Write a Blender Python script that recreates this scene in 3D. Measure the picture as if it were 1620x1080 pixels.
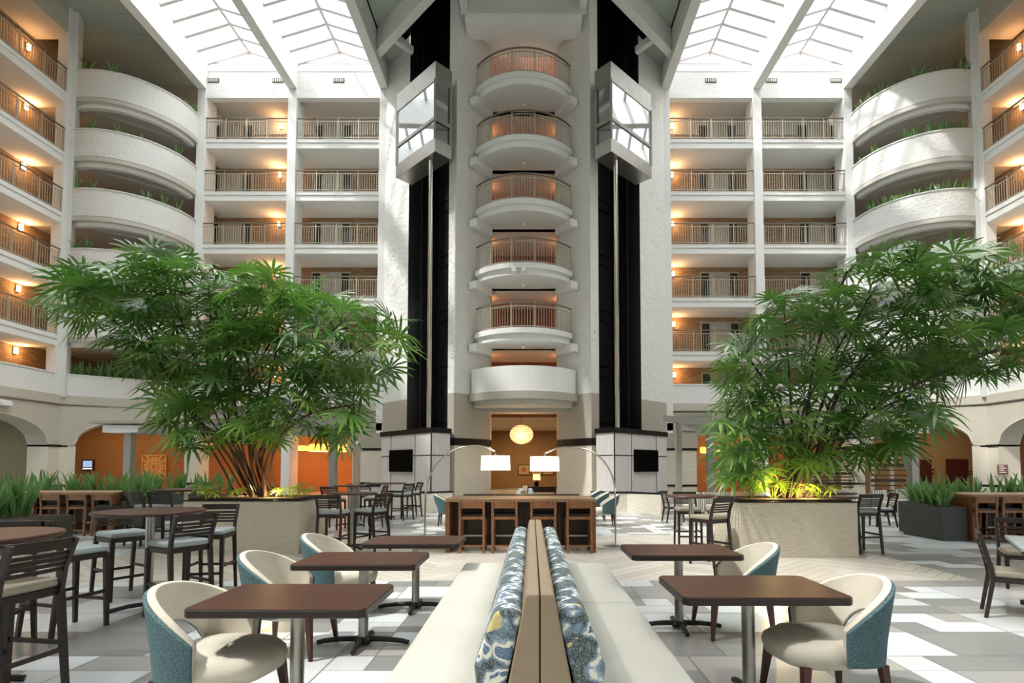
import bpy, bmesh, math, random
from math import sin, cos, pi, radians, sqrt, atan2
from mathutils import Vector, Matrix
random.seed(7)
for o in list(bpy.data.objects): bpy.data.objects.remove(o)
SC = bpy.context.scene
COL = SC.collection

# ------------------------------------------------------------------ camera
FP = 850.0; PITCH = radians(2.5); TP = math.tan(PITCH); CX = 841.0; CY = 701.0; EYE = 1.55
cam = bpy.data.cameras.new('camera'); camo = bpy.data.objects.new('camera', cam); COL.objects.link(camo)
cam.sensor_width = 36; cam.lens = FP / 1620 * 36
cam.shift_x = -(CX - 810) / 1620; cam.shift_y = (CY - 540) / 1620
cam.clip_start = .05; cam.clip_end = 300
camo.location = (0, 0, EYE); camo.rotation_euler = (radians(90) + PITCH, 0, 0)
SC.camera = camo

# ------------------------------------------------------------------ light
w = bpy.data.worlds.new('sky'); SC.world = w; w.use_nodes = True
wn = w.node_tree.nodes['Background']; wn.inputs[0].default_value = (.93, .97, 1, 1); wn.inputs[1].default_value = .9
sd = bpy.data.lights.new('sun', 'SUN'); so = bpy.data.objects.new('sun', sd); COL.objects.link(so)
sd.energy = 3.4; sd.angle = radians(3); sd.color = (1, .97, .93)
so.rotation_euler = Vector((-.62, -.28, 1.0)).to_track_quat('Z', 'Y').to_euler()
s2 = bpy.data.lights.new('overcast_sky', 'SUN'); so2 = bpy.data.objects.new('overcast_sky', s2); COL.objects.link(so2)
s2.energy = 8; s2.angle = radians(92); s2.color = (.95, .98, 1)
def area(loc, size, e, col=(1, 1, 1), rot=(0, 0, 0), sy=None):
    d = bpy.data.lights.new('area_light', 'AREA'); d.energy = e; d.color = col; d.size = size
    if sy: d.shape = 'RECTANGLE'; d.size_y = sy
    o = bpy.data.objects.new('area_light', d); o.location = loc; o.rotation_euler = rot; COL.objects.link(o); return o
def point(loc, e, col=(1, .62, .3), r=.12, parent=None):
    d = bpy.data.lights.new('point_light', 'POINT'); d.energy = e; d.color = col; d.shadow_soft_size = r
    o = bpy.data.objects.new('point_light', d); o.location = loc; COL.objects.link(o)
    if parent: o.parent = parent
    return o
vs = SC.view_settings
vs.view_transform = 'Standard'; vs.look = 'None'; vs.gamma = 1; vs.use_curve_mapping = False; vs.exposure = .75

# ------------------------------------------------------------------ helpers
def at(px, py, D):
    u = (CY - py) / FP; t = (u + TP) / (1 - TP * u)
    dep = D * cos(PITCH) * (1 + TP * t)
    return Vector(((px - CX) * dep / FP, D, EYE + t * D))
def onz(px, py, z):
    u = (CY - py) / FP; t = (u + TP) / (1 - TP * u); D = (z - EYE) / t
    return at(px, py, D)
C0 = -.37
def W(s, off, y): return (C0 + s * off, y)

class MB:
    def __init__(s): s.v = []; s.f = []; s.sm = []
    def add(s, vs_, fs, smooth=False):
        n = len(s.v); s.v += [tuple(p) for p in vs_]; s.f += [tuple(i + n for i in f) for f in fs]; s.sm += [smooth] * len(fs); return s
    def box(s, x0, x1, y0, y1, z0, z1):
        if x0 > x1: x0, x1 = x1, x0
        if y0 > y1: y0, y1 = y1, y0
        return s.add([(x0,y0,z0),(x1,y0,z0),(x1,y1,z0),(x0,y1,z0),(x0,y0,z1),(x1,y0,z1),(x1,y1,z1),(x0,y1,z1)],
              [(0,3,2,1),(4,5,6,7),(0,1,5,4),(1,2,6,5),(2,3,7,6),(3,0,4,7)])
    def prism(s, pts, z0, z1, smooth=False):
        n = len(pts)
        s.add([(p[0], p[1], z0) for p in pts] + [(p[0], p[1], z1) for p in pts],
              [tuple(range(n))[::-1], tuple(range(n, 2 * n))])
        k = len(s.v) - 2 * n
        for i in range(n):
            j = (i + 1) % n; s.f.append((k + i, k + j, k + n + j, k + n + i)); s.sm.append(smooth)
        return s
    def bar(s, a, b, w_, h=None, up=(0, 0, 1)):
        a = Vector(a); b = Vector(b); h = h or w_; d = (b - a).normalized(); up = Vector(up)
        if abs(d.dot(up)) > .97: up = Vector((0, 1, 0))
        r = d.cross(up).normalized(); u = r.cross(d).normalized(); vv = []
        for p in (a, b):
            for (i, j) in ((-1,-1),(1,-1),(1,1),(-1,1)): vv.append(p + r * i * w_ / 2 + u * j * h / 2)
        return s.add(vv, [(0,3,2,1),(4,5,6,7),(0,1,5,4),(1,2,6,5),(2,3,7,6),(3,0,4,7)])
    def taper(s, a, b, wa, wb):
        a = Vector(a); b = Vector(b); vv = []
        for p, w_ in ((a, wa), (b, wb)):
            for (i, j) in ((-1,-1),(1,-1),(1,1),(-1,1)): vv.append(p + Vector((i * w_ / 2, j * w_ / 2, 0)))
        return s.add(vv, [(0,3,2,1),(4,5,6,7),(0,1,5,4),(1,2,6,5),(2,3,7,6),(3,0,4,7)])
    def tube(s, pts, r, n=8, r2=None):
        pts = [Vector(p) for p in pts]; m = len(pts); vv = []; up = Vector((0, 0, 1))
        d0 = (pts[1] - pts[0]).normalized()
        ref = d0.cross(up if abs(d0.z) < .95 else Vector((1, 0, 0))).normalized()
        for i, p in enumerate(pts):
            d = (pts[min(i + 1, m - 1)] - pts[max(i - 1, 0)]).normalized()
            ref = (ref - d * ref.dot(d)).normalized(); o = d.cross(ref)
            rr = r if r2 is None else r + (r2 - r) * i / (m - 1)
            for k in range(n):
                a = 2 * pi * k / n; vv.append(p + ref * cos(a) * rr + o * sin(a) * rr)
        fs = [(i*n+k, i*n+(k+1)%n, (i+1)*n+(k+1)%n, (i+1)*n+k) for i in range(m-1) for k in range(n)]
        s.add(vv, fs, True); b = len(s.v) - m * n
        s.f += [tuple(b + k for k in range(n))[::-1], tuple(b + (m-1)*n + k for k in range(n))]; s.sm += [False, False]
        return s
    def lathe(s, prof, cx=0, cy=0, n=24, smooth=True):
        m = len(prof); vv = []
        for (r, z) in prof:
            for k in range(n): a = 2*pi*k/n; vv.append((cx + r*cos(a), cy + r*sin(a), z))
        fs = [(i*n+k, i*n+(k+1)%n, (i+1)*n+(k+1)%n, (i+1)*n+k) for i in range(m-1) for k in range(n)]
        s.add(vv, fs, smooth); b = len(s.v) - m * n
        s.f += [tuple(b + k for k in range(n))[::-1], tuple(b + (m-1)*n + k for k in range(n))]; s.sm += [False, False]
        return s
    def sweep(s, path, prof, smooth=True):
        """closed profile [(offset along normal, z)] along plan path"""
        m = len(path); n = len(prof); vv = []
        for i, p in enumerate(path):
            a = path[max(i-1, 0)]; b = path[min(i+1, m-1)]
            dx, dy = b[0]-a[0], b[1]-a[1]; L = sqrt(dx*dx+dy*dy) or 1; nx, ny = dy/L, -dx/L
            for (o, z) in prof: vv.append((p[0] + nx*o, p[1] + ny*o, z))
        fs = [(i*n+k, i*n+(k+1)%n, (i+1)*n+(k+1)%n, (i+1)*n+k) for i in range(m-1) for k in range(n)]
        s.add(vv, fs, smooth); b = len(s.v) - m * n
        s.f += [tuple(b + k for k in range(n))[::-1], tuple(b + (m-1)*n + k for k in range(n))]; s.sm += [False, False]
        return s
    def build(s, name, mat, parent=None, loc=None, bevel=0, seg=2, sub=0, recalc=True, auto=True):
        me = bpy.data.meshes.new(name); me.from_pydata(s.v, [], s.f)
        for p, q in zip(me.polygons, s.sm): p.use_smooth = q
        if recalc:
            bm = bmesh.new(); bm.from_mesh(me); bmesh.ops.recalc_face_normals(bm, faces=bm.faces); bm.to_mesh(me); bm.free()
        if auto and any(s.sm):
            me.set_sharp_from_angle(angle=radians(50))
        me.materials.append(mat)
        o = bpy.data.objects.new(name, me); COL.objects.link(o)
        if loc: o.location = loc
        if parent: o.parent = parent
        if bevel:
            b = o.modifiers.new('bevel', 'BEVEL'); b.width = bevel; b.segments = seg; b.limit_method = 'ANGLE'
        if sub:
            b = o.modifiers.new('sub', 'SUBSURF'); b.levels = sub; b.render_levels = sub
            for p in me.polygons: p.use_smooth = True
        return o
def thing(name, label, cat, loc=(0,0,0), rz=0, group=None):
    o = bpy.data.objects.new(name, None); COL.objects.link(o); o.location = loc; o.rotation_euler = (0, 0, rz)
    o.empty_display_size = .1; return tag(o, label, cat, group)
def tag(o, label, cat, group=None):
    o['label'] = label; o['category'] = cat
    if group: o['group'] = group
    return o
def st(o): o['kind'] = 'structure'; return o
def dup(o, parent=None, loc=None, rz=None, label=None, group=None):
    c = o.copy(); COL.objects.link(c)
    if parent: c.parent = parent
    if loc is not None: c.location = loc
    if rz is not None: c.rotation_euler = (0, 0, rz)
    if label: c['label'] = label
    if group: c['group'] = group
    for ch in list(o.children): dup(ch, c)
    return c
TN = [0]
def trim(): TN[0] += 1; return 'trim_%d' % TN[0]
def arc(p0, p1, bulge, n=20, side=1):
    """circular arc in plan from p0 to p1 with given sagitta"""
    p0 = Vector(p0); p1 = Vector(p1); d = p1 - p0; L = d.length; m = (p0 + p1) / 2
    nrm = Vector((d.y, -d.x)).normalized() * side
    R = (L*L/4 + bulge*bulge) / (2*bulge); c = m + nrm * (bulge - R)
    a0 = atan2(p0.y-c.y, p0.x-c.x); a1 = atan2(p1.y-c.y, p1.x-c.x)
    da = a1 - a0
    while da > pi: da -= 2*pi
    while da < -pi: da += 2*pi
    return [(c.x + R*cos(a0 + da*i/n), c.y + R*sin(a0 + da*i/n)) for i in range(n+1)]

# ------------------------------------------------------------------ materials
class NT:
    def __init__(s, name):
        s.m = bpy.data.materials.new(name); s.m.use_nodes = True; s.t = s.m.node_tree; s.b = s.t.nodes['Principled BSDF']; s._tc = None
    def n(s, typ, **kw):
        nd = s.t.nodes.new(typ)
        for k, v in kw.items():
            if hasattr(nd, k): setattr(nd, k, v)
            else: nd.inputs[k].default_value = v
        return nd
    def l(s, a, b): s.t.links.new(a, b)
    def co(s):
        if not s._tc: s._tc = s.n('ShaderNodeTexCoord')
        return s._tc.outputs['Object']
    def mapping(s, scale=(1,1,1), rot=(0,0,0), loc=(0,0,0)):
        mp = s.n('ShaderNodeMapping'); mp.inputs['Scale'].default_value = scale; mp.inputs['Rotation'].default_value = rot; mp.inputs['Location'].default_value = loc
        s.l(s.co(), mp.inputs['Vector']); return mp.outputs[0]
    def noise(s, scale, detail=4, vec=None, rough=.55):
        nd = s.n('ShaderNodeTexNoise'); nd.inputs['Scale'].default_value = scale; nd.inputs['Detail'].default_value = detail; nd.inputs['Roughness'].default_value = rough
        s.l(vec or s.co(), nd.inputs['Vector']); return nd.outputs[0]
    def ramp(s, fac, stops):
        r = s.n('ShaderNodeValToRGB'); e = r.color_ramp.elements
        while len(e) < len(stops): e.new(.5)
        for el, (p, c) in zip(e, stops): el.position = p; el.color = (*c, 1)
        s.l(fac, r.inputs[0]); return r.outputs[0]
    def bump(s, h, strength, dist=.02):
        b = s.n('ShaderNodeBump'); b.inputs['Strength'].default_value = strength; b.inputs['Distance'].default_value = dist
        s.l(h, b.inputs['Height']); s.l(b.outputs[0], s.b.inputs['Normal'])
    def math(s, op, a, b=None, c=None):
        nd = s.n('ShaderNodeMath', operation=op)
        for i, v in enumerate((a, b, c)):
            if v is None: continue
            if isinstance(v, (int, float)): nd.inputs[i].default_value = v
            else: s.l(v, nd.inputs[i])
        return nd.outputs[0]
    def mix(s, fac, a, b):
        nd = s.n('ShaderNodeMix', data_type='RGBA')
        for i, v in ((0, fac), (6, a), (7, b)):
            if isinstance(v, (int, float)): nd.inputs[i].default_value = v
            elif isinstance(v, tuple): nd.inputs[i].default_value = (*v, 1)
            else: s.l(v, nd.inputs[i])
        return nd.outputs[2]
def srgb(r, g, b):
    f = lambda c: (c/255/12.92) if c/255 <= .04045 else ((c/255+.055)/1.055)**2.4
    return (f(r), f(g), f(b))
def plain(name, col, rough=.6, metal=0, var=0, vs_=6, bump=0, bs=60, spec=None):
    m = NT(name); m.b.inputs['Roughness'].default_value = rough; m.b.inputs['Metallic'].default_value = metal
    if spec is not None: m.b.inputs['Specular IOR Level'].default_value = spec
    if var:
        f = m.noise(vs_, 4); c2 = tuple(max(0, c*(1-var)) for c in col); c1 = tuple(min(1, c*(1+var*.6)) for c in col)
        m.l(m.ramp(f, [(.3, c2), (.7, c1)]), m.b.inputs['Base Color'])
    else: m.b.inputs['Base Color'].default_value = (*col, 1)
    if bump: m.bump(m.noise(bs, 5), bump)
    return m.m
def emis(name, col, s_):
    m = NT(name); m.b.inputs['Base Color'].default_value = (*col, 1); m.b.inputs['Emission Color'].default_value = (*col, 1); m.b.inputs['Emission Strength'].default_value = s_; return m.m
def wood(name, dark, light, rough=.35, sc=(2, 14, 14), rot=(0,0,0)):
    m = NT(name); v = m.mapping(sc, rot); f = m.noise(3, 6, v, .6)
    m.l(m.ramp(f, [(.3, dark), (.7, light)]), m.b.inputs['Base Color']); m.b.inputs['Roughness'].default_value = rough; return m.m
def stucco(name, col, amt=.6, sc=5):
    m = NT(name); m.b.inputs['Roughness'].default_value = .9
    f = m.noise(sc, 8, rough=.62); r = m.ramp(f, [(.42, (0,0,0)), (.60, (1,1,1))])
    g = m.noise(.35, 3)
    c = m.mix(g, tuple(x*.97 for x in col), tuple(min(1, x*1.03) for x in col))
    v = m.n('ShaderNodeTexVoronoi'); v.feature = 'DISTANCE_TO_EDGE'; v.inputs['Scale'].default_value = sc*1.3
    wv = m.n('ShaderNodeVectorMath', operation='ADD'); m.l(m.co(), wv.inputs[0])
    nz = m.n('ShaderNodeTexNoise'); nz.inputs['Scale'].default_value = 3; m.l(m.co(), nz.inputs['Vector']); m.l(nz.outputs[1], wv.inputs[1]); m.l(wv.outputs[0], v.inputs['Vector'])
    m.l(c, m.b.inputs['Base Color'])
    m.bump(r, amt, .05); return m.m

M = {}
M['wall'] = plain('white_plaster', srgb(224,225,220), .85, var=.03, vs_=.4)
M['stucco'] = stucco('rough_white_stucco', srgb(222,223,217), .55, 3.2)
M['stucco_fine'] = stucco('fine_stucco', srgb(220,221,215), .35, 7)
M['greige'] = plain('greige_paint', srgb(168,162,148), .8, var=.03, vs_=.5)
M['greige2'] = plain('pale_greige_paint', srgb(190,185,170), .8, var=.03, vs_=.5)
M['soffit'] = plain('grey_soffit', srgb(190,186,176), .9)
M['black'] = plain('black_band', (.003,.003,.003), .5, spec=.25)
M['brown_line'] = plain('bronze_trim', srgb(70,60,52), .5)
M['cream'] = plain('cream_paint', srgb(212,204,186), .8)
M['orange'] = plain('orange_paint', srgb(170,112,58), .7, var=.08, vs_=.7)
M['tan'] = plain('tan_paint', srgb(150,120,82), .75, var=.06, vs_=.6)
M['beige'] = plain('beige_paint', srgb(190,165,125), .8)
M['teal_wall'] = plain('grey_green_paint', srgb(150,172,162), .8)
M['rail'] = plain('painted_rail_metal', srgb(176,168,150), .45, .3)
M['rail_top'] = plain('handrail_metal', srgb(128,118,104), .35, .5)
M['steel'] = plain('brushed_steel', srgb(170,168,160), .32, .9, var=.1, vs_=3)
M['grey_metal'] = plain('grey_painted_metal', srgb(150,148,140), .4, .4)
M['chrome'] = plain('chrome', srgb(200,195,185), .15, 1)
M['iron'] = plain('black_cast_iron', srgb(28,28,28), .45, .2)
M['tv'] = plain('black_screen', (.001,.001,.001), .6, spec=.03)
M['tvframe'] = plain('black_plastic', (.002,.002,.002), .6, spec=.1)
M['dark_wood'] = wood('espresso_wood', srgb(24,14,10), srgb(42,26,18), .42)
M['table_wood'] = wood('walnut_table_wood', srgb(44,20,9), srgb(78,40,20), .42, (1.2, 16, 10))
M['bar_wood'] = wood('oak_brown_wood', srgb(96,58,30), srgb(138,90,50), .45, (1.5, 12, 12))
M['bar_top'] = wood('pale_oak_top', srgb(120,92,66), srgb(156,124,92), .4, (1.5, 14, 10))
M['bar_dark'] = wood('dark_oak_panel', srgb(44,30,20), srgb(66,46,30), .5)
M['stool_wood'] = wood('honey_stool_wood', srgb(98,62,34), srgb(146,98,58), .45, (10, 10, 2))
M['redwood'] = wood('red_brown_leg', srgb(48,24,18), srgb(82,42,30), .4, (8, 8, 2))
M['door_red'] = wood('dark_red_door', srgb(60,20,18), srgb(82,30,26), .4, (8, 8, 1))
M['leather_black'] = plain('black_leather', srgb(24,22,22), .4)
M['seat_grey'] = plain('grey_vinyl', srgb(150,160,158), .5, var=.05, vs_=8)
M['seat_taupe'] = plain('taupe_vinyl', srgb(140,132,115), .5, var=.05, vs_=8)
M['cushion'] = plain('cream_velvet', srgb(196,189,172), .8, var=.08, vs_=7, bump=.15, bs=25)
M['bench'] = plain('ivory_vinyl', srgb(186,184,172), .6, var=.05, vs_=3, bump=.12, bs=12)
M['bench_back'] = plain('taupe_suede', srgb(150,132,108), .85, var=.08, vs_=6)
M['dark_planter'] = plain('charcoal_planter', srgb(66,68,66), .6, var=.05)
M['soil'] = plain('soil', srgb(60,42,30), .95, var=.3, vs_=20, bump=.5, bs=30)
M['lampshade'] = emis('lit_shade', (1, .9, .74), 1.0)
M['lampshade_y'] = emis('lit_amber_shade', (1, .6, .26), 1.0)
M['amber_glow'] = emis('amber_drum', (1, .42, .08), 1.3)
M['bulb'] = emis('warm_bulb', (1, .72, .38), 7)
M['white'] = plain('white_plastic', srgb(235,235,232), .5)
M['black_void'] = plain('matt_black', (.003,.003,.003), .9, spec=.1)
M['darkwin'] = plain('dark_glass', srgb(46,52,48), .12)
M['door_grey'] = plain('grey_door_paint', srgb(176,172,160), .6)
M['blue_pic'] = emis('blue_display', (.25, .38, .6), .7)

def mk_brick():
    m = NT('tan_brick'); m.b.inputs['Roughness'].default_value = .85
    sp = m.n('ShaderNodeSeparateXYZ'); m.l(m.co(), sp.inputs[0])
    cb = m.n('ShaderNodeCombineXYZ'); m.l(m.math('ADD', sp.outputs[0], sp.outputs[1]), cb.inputs[0]); m.l(sp.outputs[2], cb.inputs[1])
    b = m.n('ShaderNodeTexBrick'); m.l(cb.outputs[0], b.inputs['Vector'])
    b.inputs['Scale'].default_value = 1; b.inputs['Brick Width'].default_value = .32; b.inputs['Row Height'].default_value = .1; b.inputs['Mortar Size'].default_value = .008
    b.inputs['Color1'].default_value = (*srgb(164,136,102), 1); b.inputs['Color2'].default_value = (*srgb(138,110,80), 1); b.inputs['Mortar'].default_value = (*srgb(110,90,70), 1)
    m.l(b.outputs[0], m.b.inputs['Base Color']); m.bump(b.outputs[1], -.4, .02); return m.m
M['brick'] = mk_brick()
def mk_ledge(name, c):
    m = NT(name); m.b.inputs['Roughness'].default_value = .85
    v = m.mapping((3, 3, 26)); f = m.noise(2, 6, v, .65); f2 = m.noise(14, 4)
    m.l(m.ramp(f, [(.25, tuple(x*.78 for x in c)), (.6, c)]), m.b.inputs['Base Color'])
    m.bump(m.math('ADD', f, m.math('MULTIPLY', f2, .5)), .75, .03); return m.m
M['ledge'] = mk_ledge('split_face_limestone', srgb(226,218,200))
M['ledge2'] = mk_ledge('planter_limestone', srgb(206,197,176))
def mk_panel():
    m = NT('pale_grain_panel'); m.b.inputs['Roughness'].default_value = .45
    v = m.mapping((18, 18, .7)); f = m.noise(2, 5, v)
    m.l(m.ramp(f, [(.3, srgb(186,184,180)), (.7, srgb(212,210,206))]), m.b.inputs['Base Color']); return m.m
M['panel'] = mk_panel()
def mk_marble():
    m = NT('black_marble'); m.b.inputs['Roughness'].default_value = .25
    f = m.noise(3, 9, rough=.7); m.l(m.ramp(f, [(.60, (.004,.005,.005)), (.66, (.02,.025,.024)), (.70, (.005,.006,.006))]), m.b.inputs['Base Color']); return m.m
M['marble'] = mk_marble()
M['black_panel'] = plain('black_metal_panel', (.008,.009,.009), .35, .1)
def mk_fabric():
    m = NT('blue_tweed'); m.b.inputs['Roughness'].default_value = .9
    v = m.mapping((1, 1, 3)); f = m.noise(90, 3, v); m.l(m.ramp(f, [(.35, srgb(40,64,68)), (.65, srgb(88,116,120))]), m.b.inputs['Base Color']); m.bump(f, .3, .004); return m.m
M['blue'] = mk_fabric()
def mk_damask():
    m = NT('floral_damask'); m.b.inputs['Roughness'].default_value = .85
    nz = m.n('ShaderNodeTexNoise'); nz.inputs['Scale'].default_value = 4.5; nz.inputs['Detail'].default_value = 3; m.l(m.co(), nz.inputs['Vector'])
    wv = m.n('ShaderNodeVectorMath', operation='MULTIPLY_ADD'); m.l(nz.outputs[1], wv.inputs[0]); wv.inputs[1].default_value = (.35,.35,.35); m.l(m.co(), wv.inputs[2])
    v = m.n('ShaderNodeTexVoronoi'); v.inputs['Scale'].default_value = 7.5; m.l(wv.outputs[0], v.inputs['Vector'])
    base = m.ramp(v.outputs['Distance'], [(.0, srgb(96,128,152)), (.26, srgb(74,104,130)), (.30, srgb(228,226,210)), (.40, srgb(222,222,205)), (.44, srgb(128,154,170)), (.60, srgb(52,66,72)), (.9, srgb(90,108,90))])
    v2 = m.n('ShaderNodeTexVoronoi'); v2.inputs['Scale'].default_value = 3.2; m.l(wv.outputs[0], v2.inputs['Vector'])
    y = m.math('LESS_THAN', v2.outputs['Distance'], .10)
    c = m.mix(y, base, srgb(206,190,120)); g = m.noise(160, 2)
    dk = m.mix(m.math('MULTIPLY', m.math('GREATER_THAN', g, .55), .28), c, srgb(225,228,225))
    m.l(dk, m.b.inputs['Base Color']); m.bump(g, .3, .004); return m.m
M['damask'] = mk_damask()
def mk_stripe():
    m = NT('striped_fabric'); wv = m.n('ShaderNodeTexWave'); wv.inputs['Scale'].default_value = 6; m.l(m.mapping((1,1,0)), wv.inputs['Vector'])
    m.l(m.ramp(wv.outputs[0], [(.4, srgb(120,135,130)), (.5, srgb(220,216,200))]), m.b.inputs['Base Color']); m.b.inputs['Roughness'].default_value = .9; return m.m
M['stripe'] = mk_stripe()
def mk_leaf(name, c1, c2, c3):
    m = NT(name); f = m.noise(1.3, 3); m.l(m.ramp(f, [(.3, c1), (.5, c2), (.75, c3)]), m.b.inputs['Base Color'])
    m.b.inputs['Roughness'].default_value = .34
    tr = m.n('ShaderNodeBsdfTranslucent'); tr.inputs[0].default_value = (*tuple(min(1, x*1.8) for x in c2), 1)
    mx = m.n('ShaderNodeMixShader'); mx.inputs[0].default_value = .25
    out = m.t.nodes['Material Output']; m.l(m.b.outputs[0], mx.inputs[1]); m.l(tr.outputs[0], mx.inputs[2]); m.l(mx.outputs[0], out.inputs[0]); return m.m
M['leaf'] = mk_leaf('palm_leaf', srgb(44,78,30), srgb(74,114,42), srgb(142,168,82))
M['leaf_y'] = mk_leaf('young_palm_leaf', srgb(96,140,40), srgb(140,170,50), srgb(180,190,80))
M['cane'] = plain('palm_cane', srgb(58,42,30), .7, var=.3, vs_=12)
M['snake'] = mk_leaf('snake_plant_leaf', srgb(50,90,52), srgb(96,136,74), srgb(178,190,124))
def mk_floor():
    m = NT('tile_floor'); m.b.inputs['Roughness'].default_value = .28
    sp = m.n('ShaderNodeSeparateXYZ'); m.l(m.co(), sp.inputs[0]); x = sp.outputs[0]; y = sp.outputs[1]
    T = .64
    yr = m.math('DIVIDE', y, T); ry = m.math('FLOOR', yr)
    sh = m.n('ShaderNodeTexWhiteNoise', noise_dimensions='1D'); m.l(ry, sh.inputs['W'])
    xr = m.math('ADD', m.math('DIVIDE', x, T*1.5), m.math('MULTIPLY', m.math('FLOOR', m.math('MULTIPLY', sh.outputs[0], 3)), .3333))
    rx = m.math('FLOOR', xr)
    def wn(a, b, k):
        cb = m.n('ShaderNodeCombineXYZ'); m.l(a, cb.inputs[0]); m.l(b, cb.inputs[1]); cb.inputs[2].default_value = k
        q = m.n('ShaderNodeTexWhiteNoise', noise_dimensions='3D'); m.l(cb.outputs[0], q.inputs[0]); return q.outputs[0]
    r1 = wn(rx, ry, .5); split = m.math('GREATER_THAN', r1, .35)
    fy = m.math('FRACT', yr); half = m.math('MULTIPLY', split, m.math('GREATER_THAN', fy, .5))
    yy = m.math('ADD', ry, m.math('MULTIPLY', half, .5))
    # sub tiles in x when split
    fx = m.math('FRACT', xr); cut = m.math('ADD', .3333, m.math('MULTIPLY', m.math('GREATER_THAN', wn(rx, yy, 3.3), .5), .3333))
    hx = m.math('MULTIPLY', split, m.math('GREATER_THAN', fx, cut)); xx = m.math('ADD', rx, m.math('MULTIPLY', hx, .5))
    r2 = wn(xx, yy, 9.1)
    col = m.n('ShaderNodeValToRGB'); col.color_ramp.interpolation = 'CONSTANT'; e = col.color_ramp.elements
    st_ = [(0, srgb(130,131,127)), (.28, srgb(144,145,140)), (.5, srgb(160,157,150)), (.62, srgb(194,198,196)), (.8, srgb(210,215,214))]
    while len(e) < len(st_): e.new(.5)
    for el, (p, c) in zip(e, st_): el.position = p; el.color = (*c, 1)
    m.l(r2, col.inputs[0])
    # grout
    g = .009
    def edge(fr, width):
        return m.math('LESS_THAN', m.math('MINIMUM', fr, m.math('SUBTRACT', 1, fr)), width)
    gy = edge(fy, g/T); gh = m.math('MULTIPLY', split, m.math('LESS_THAN', m.math('ABSOLUTE', m.math('SUBTRACT', fy, .5)), g/T*.6))
    gx = edge(fx, g/T/1.5); gc = m.math('MULTIPLY', split, m.math('LESS_THAN', m.math('ABSOLUTE', m.math('SUBTRACT', fx, cut)), g/T/1.5*.6))
    gr = m.math('MAXIMUM', m.math('MAXIMUM', gy, gh), m.math('MAXIMUM', gx, gc))
    n1 = m.noise(2.5, 6); tile = m.mix(m.math('MULTIPLY', n1, .16), col.outputs[0], srgb(120,115,108))
    tile = m.mix(m.math('MULTIPLY', gr, .75), tile, srgb(96,94,90))
    # plank zone
    def inside(x0, x1, y0, y1):
        a = m.math('MULTIPLY', m.math('GREATER_THAN', x, x0), m.math('LESS_THAN', x, x1))
        b = m.math('MULTIPLY', m.math('GREATER_THAN', y, y0), m.math('LESS_THAN', y, y1)); return m.math('MULTIPLY', a, b)
    zone = m.math('MAXIMUM', inside(-7.2, 6.1, 7.4, 9.7), inside(-4.3, 3.7, 9.6, 12.3))
    ax = m.math('ABSOLUTE', m.math('SUBTRACT', m.math('PINGPONG', m.math('ADD', x, .3), 1.2), 0))
    pl = m.math('ADD', y, m.math('MULTIPLY', ax, .9)); pf = m.math('FRACT', m.math('DIVIDE', pl, .23)); pid = m.math('FLOOR', m.math('DIVIDE', pl, .23))
    pn = wn(pid, m.math('FLOOR', m.math('DIVIDE', m.math('ADD', x, .3), 1.2)), 4.4)
    pc = m.mix(pn, srgb(186,178,164), srgb(206,200,188)); pc = m.mix(m.math('MULTIPLY', edge(pf, .045), .8), pc, srgb(130,122,110))
    m.l(m.mix(zone, tile, pc), m.b.inputs['Base Color'])
    m.bump(m.noise(30, 3), .04, .01); return m.m
M['floor'] = mk_floor()
def mk_ceil():
    m = NT('ceiling_panels'); m.b.inputs['Roughness'].default_value = .9
    sp = m.n('ShaderNodeSeparateXYZ'); m.l(m.co(), sp.inputs[0])
    f = m.math('LESS_THAN', m.math('FRACT', m.math('DIVIDE', sp.outputs[1], 1.25)), .02)
    m.l(m.mix(m.math('MULTIPLY', f, .5), srgb(178,186,174), srgb(100,104,96)), m.b.inputs['Base Color']); return m.m
M['ceil'] = mk_ceil()
def mk_sky_glass():
    m = NT('skylight_glass'); out = m.t.nodes['Material Output']
    a = m.n('ShaderNodeBsdfTransparent'); a.inputs[0].default_value = (.97,.97,.98,1)
    b = m.n('ShaderNodeBsdfTranslucent'); b.inputs[0].default_value = (.95,.95,.96,1)
    mx = m.n('ShaderNodeMixShader'); mx.inputs[0].default_value = .04
    m.l(a.outputs[0], mx.inputs[1]); m.l(b.outputs[0], mx.inputs[2]); m.l(mx.outputs[0], out.inputs[0]); return m.m
M['skyglass'] = mk_sky_glass()
def mk_mirror():
    m = NT('mirror_glass'); m.b.inputs['Base Color'].default_value = (.62,.64,.66,1); m.b.inputs['Metallic'].default_value = 1; m.b.inputs['Roughness'].default_value = .03; return m.m
M['mirror'] = mk_mirror()
M['mullion'] = plain('white_mullion', srgb(196,190,190), .5)

# ------------------------------------------------------------------ structure
YF = 28.3; YB = 30.3; OC = (7.6, 12.55, 17.45); OW = 21.65; YW = 25.0; OWB = 23.5
FH = 2.89; RT = lambda k: 5.9 + FH * k; ST = lambda k: RT(k) - 1.15
ZC = 23.4
fl = MB().box(-32, 32, -6, 42, -.2, 0).build('floor', M['floor']); st(fl)

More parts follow.
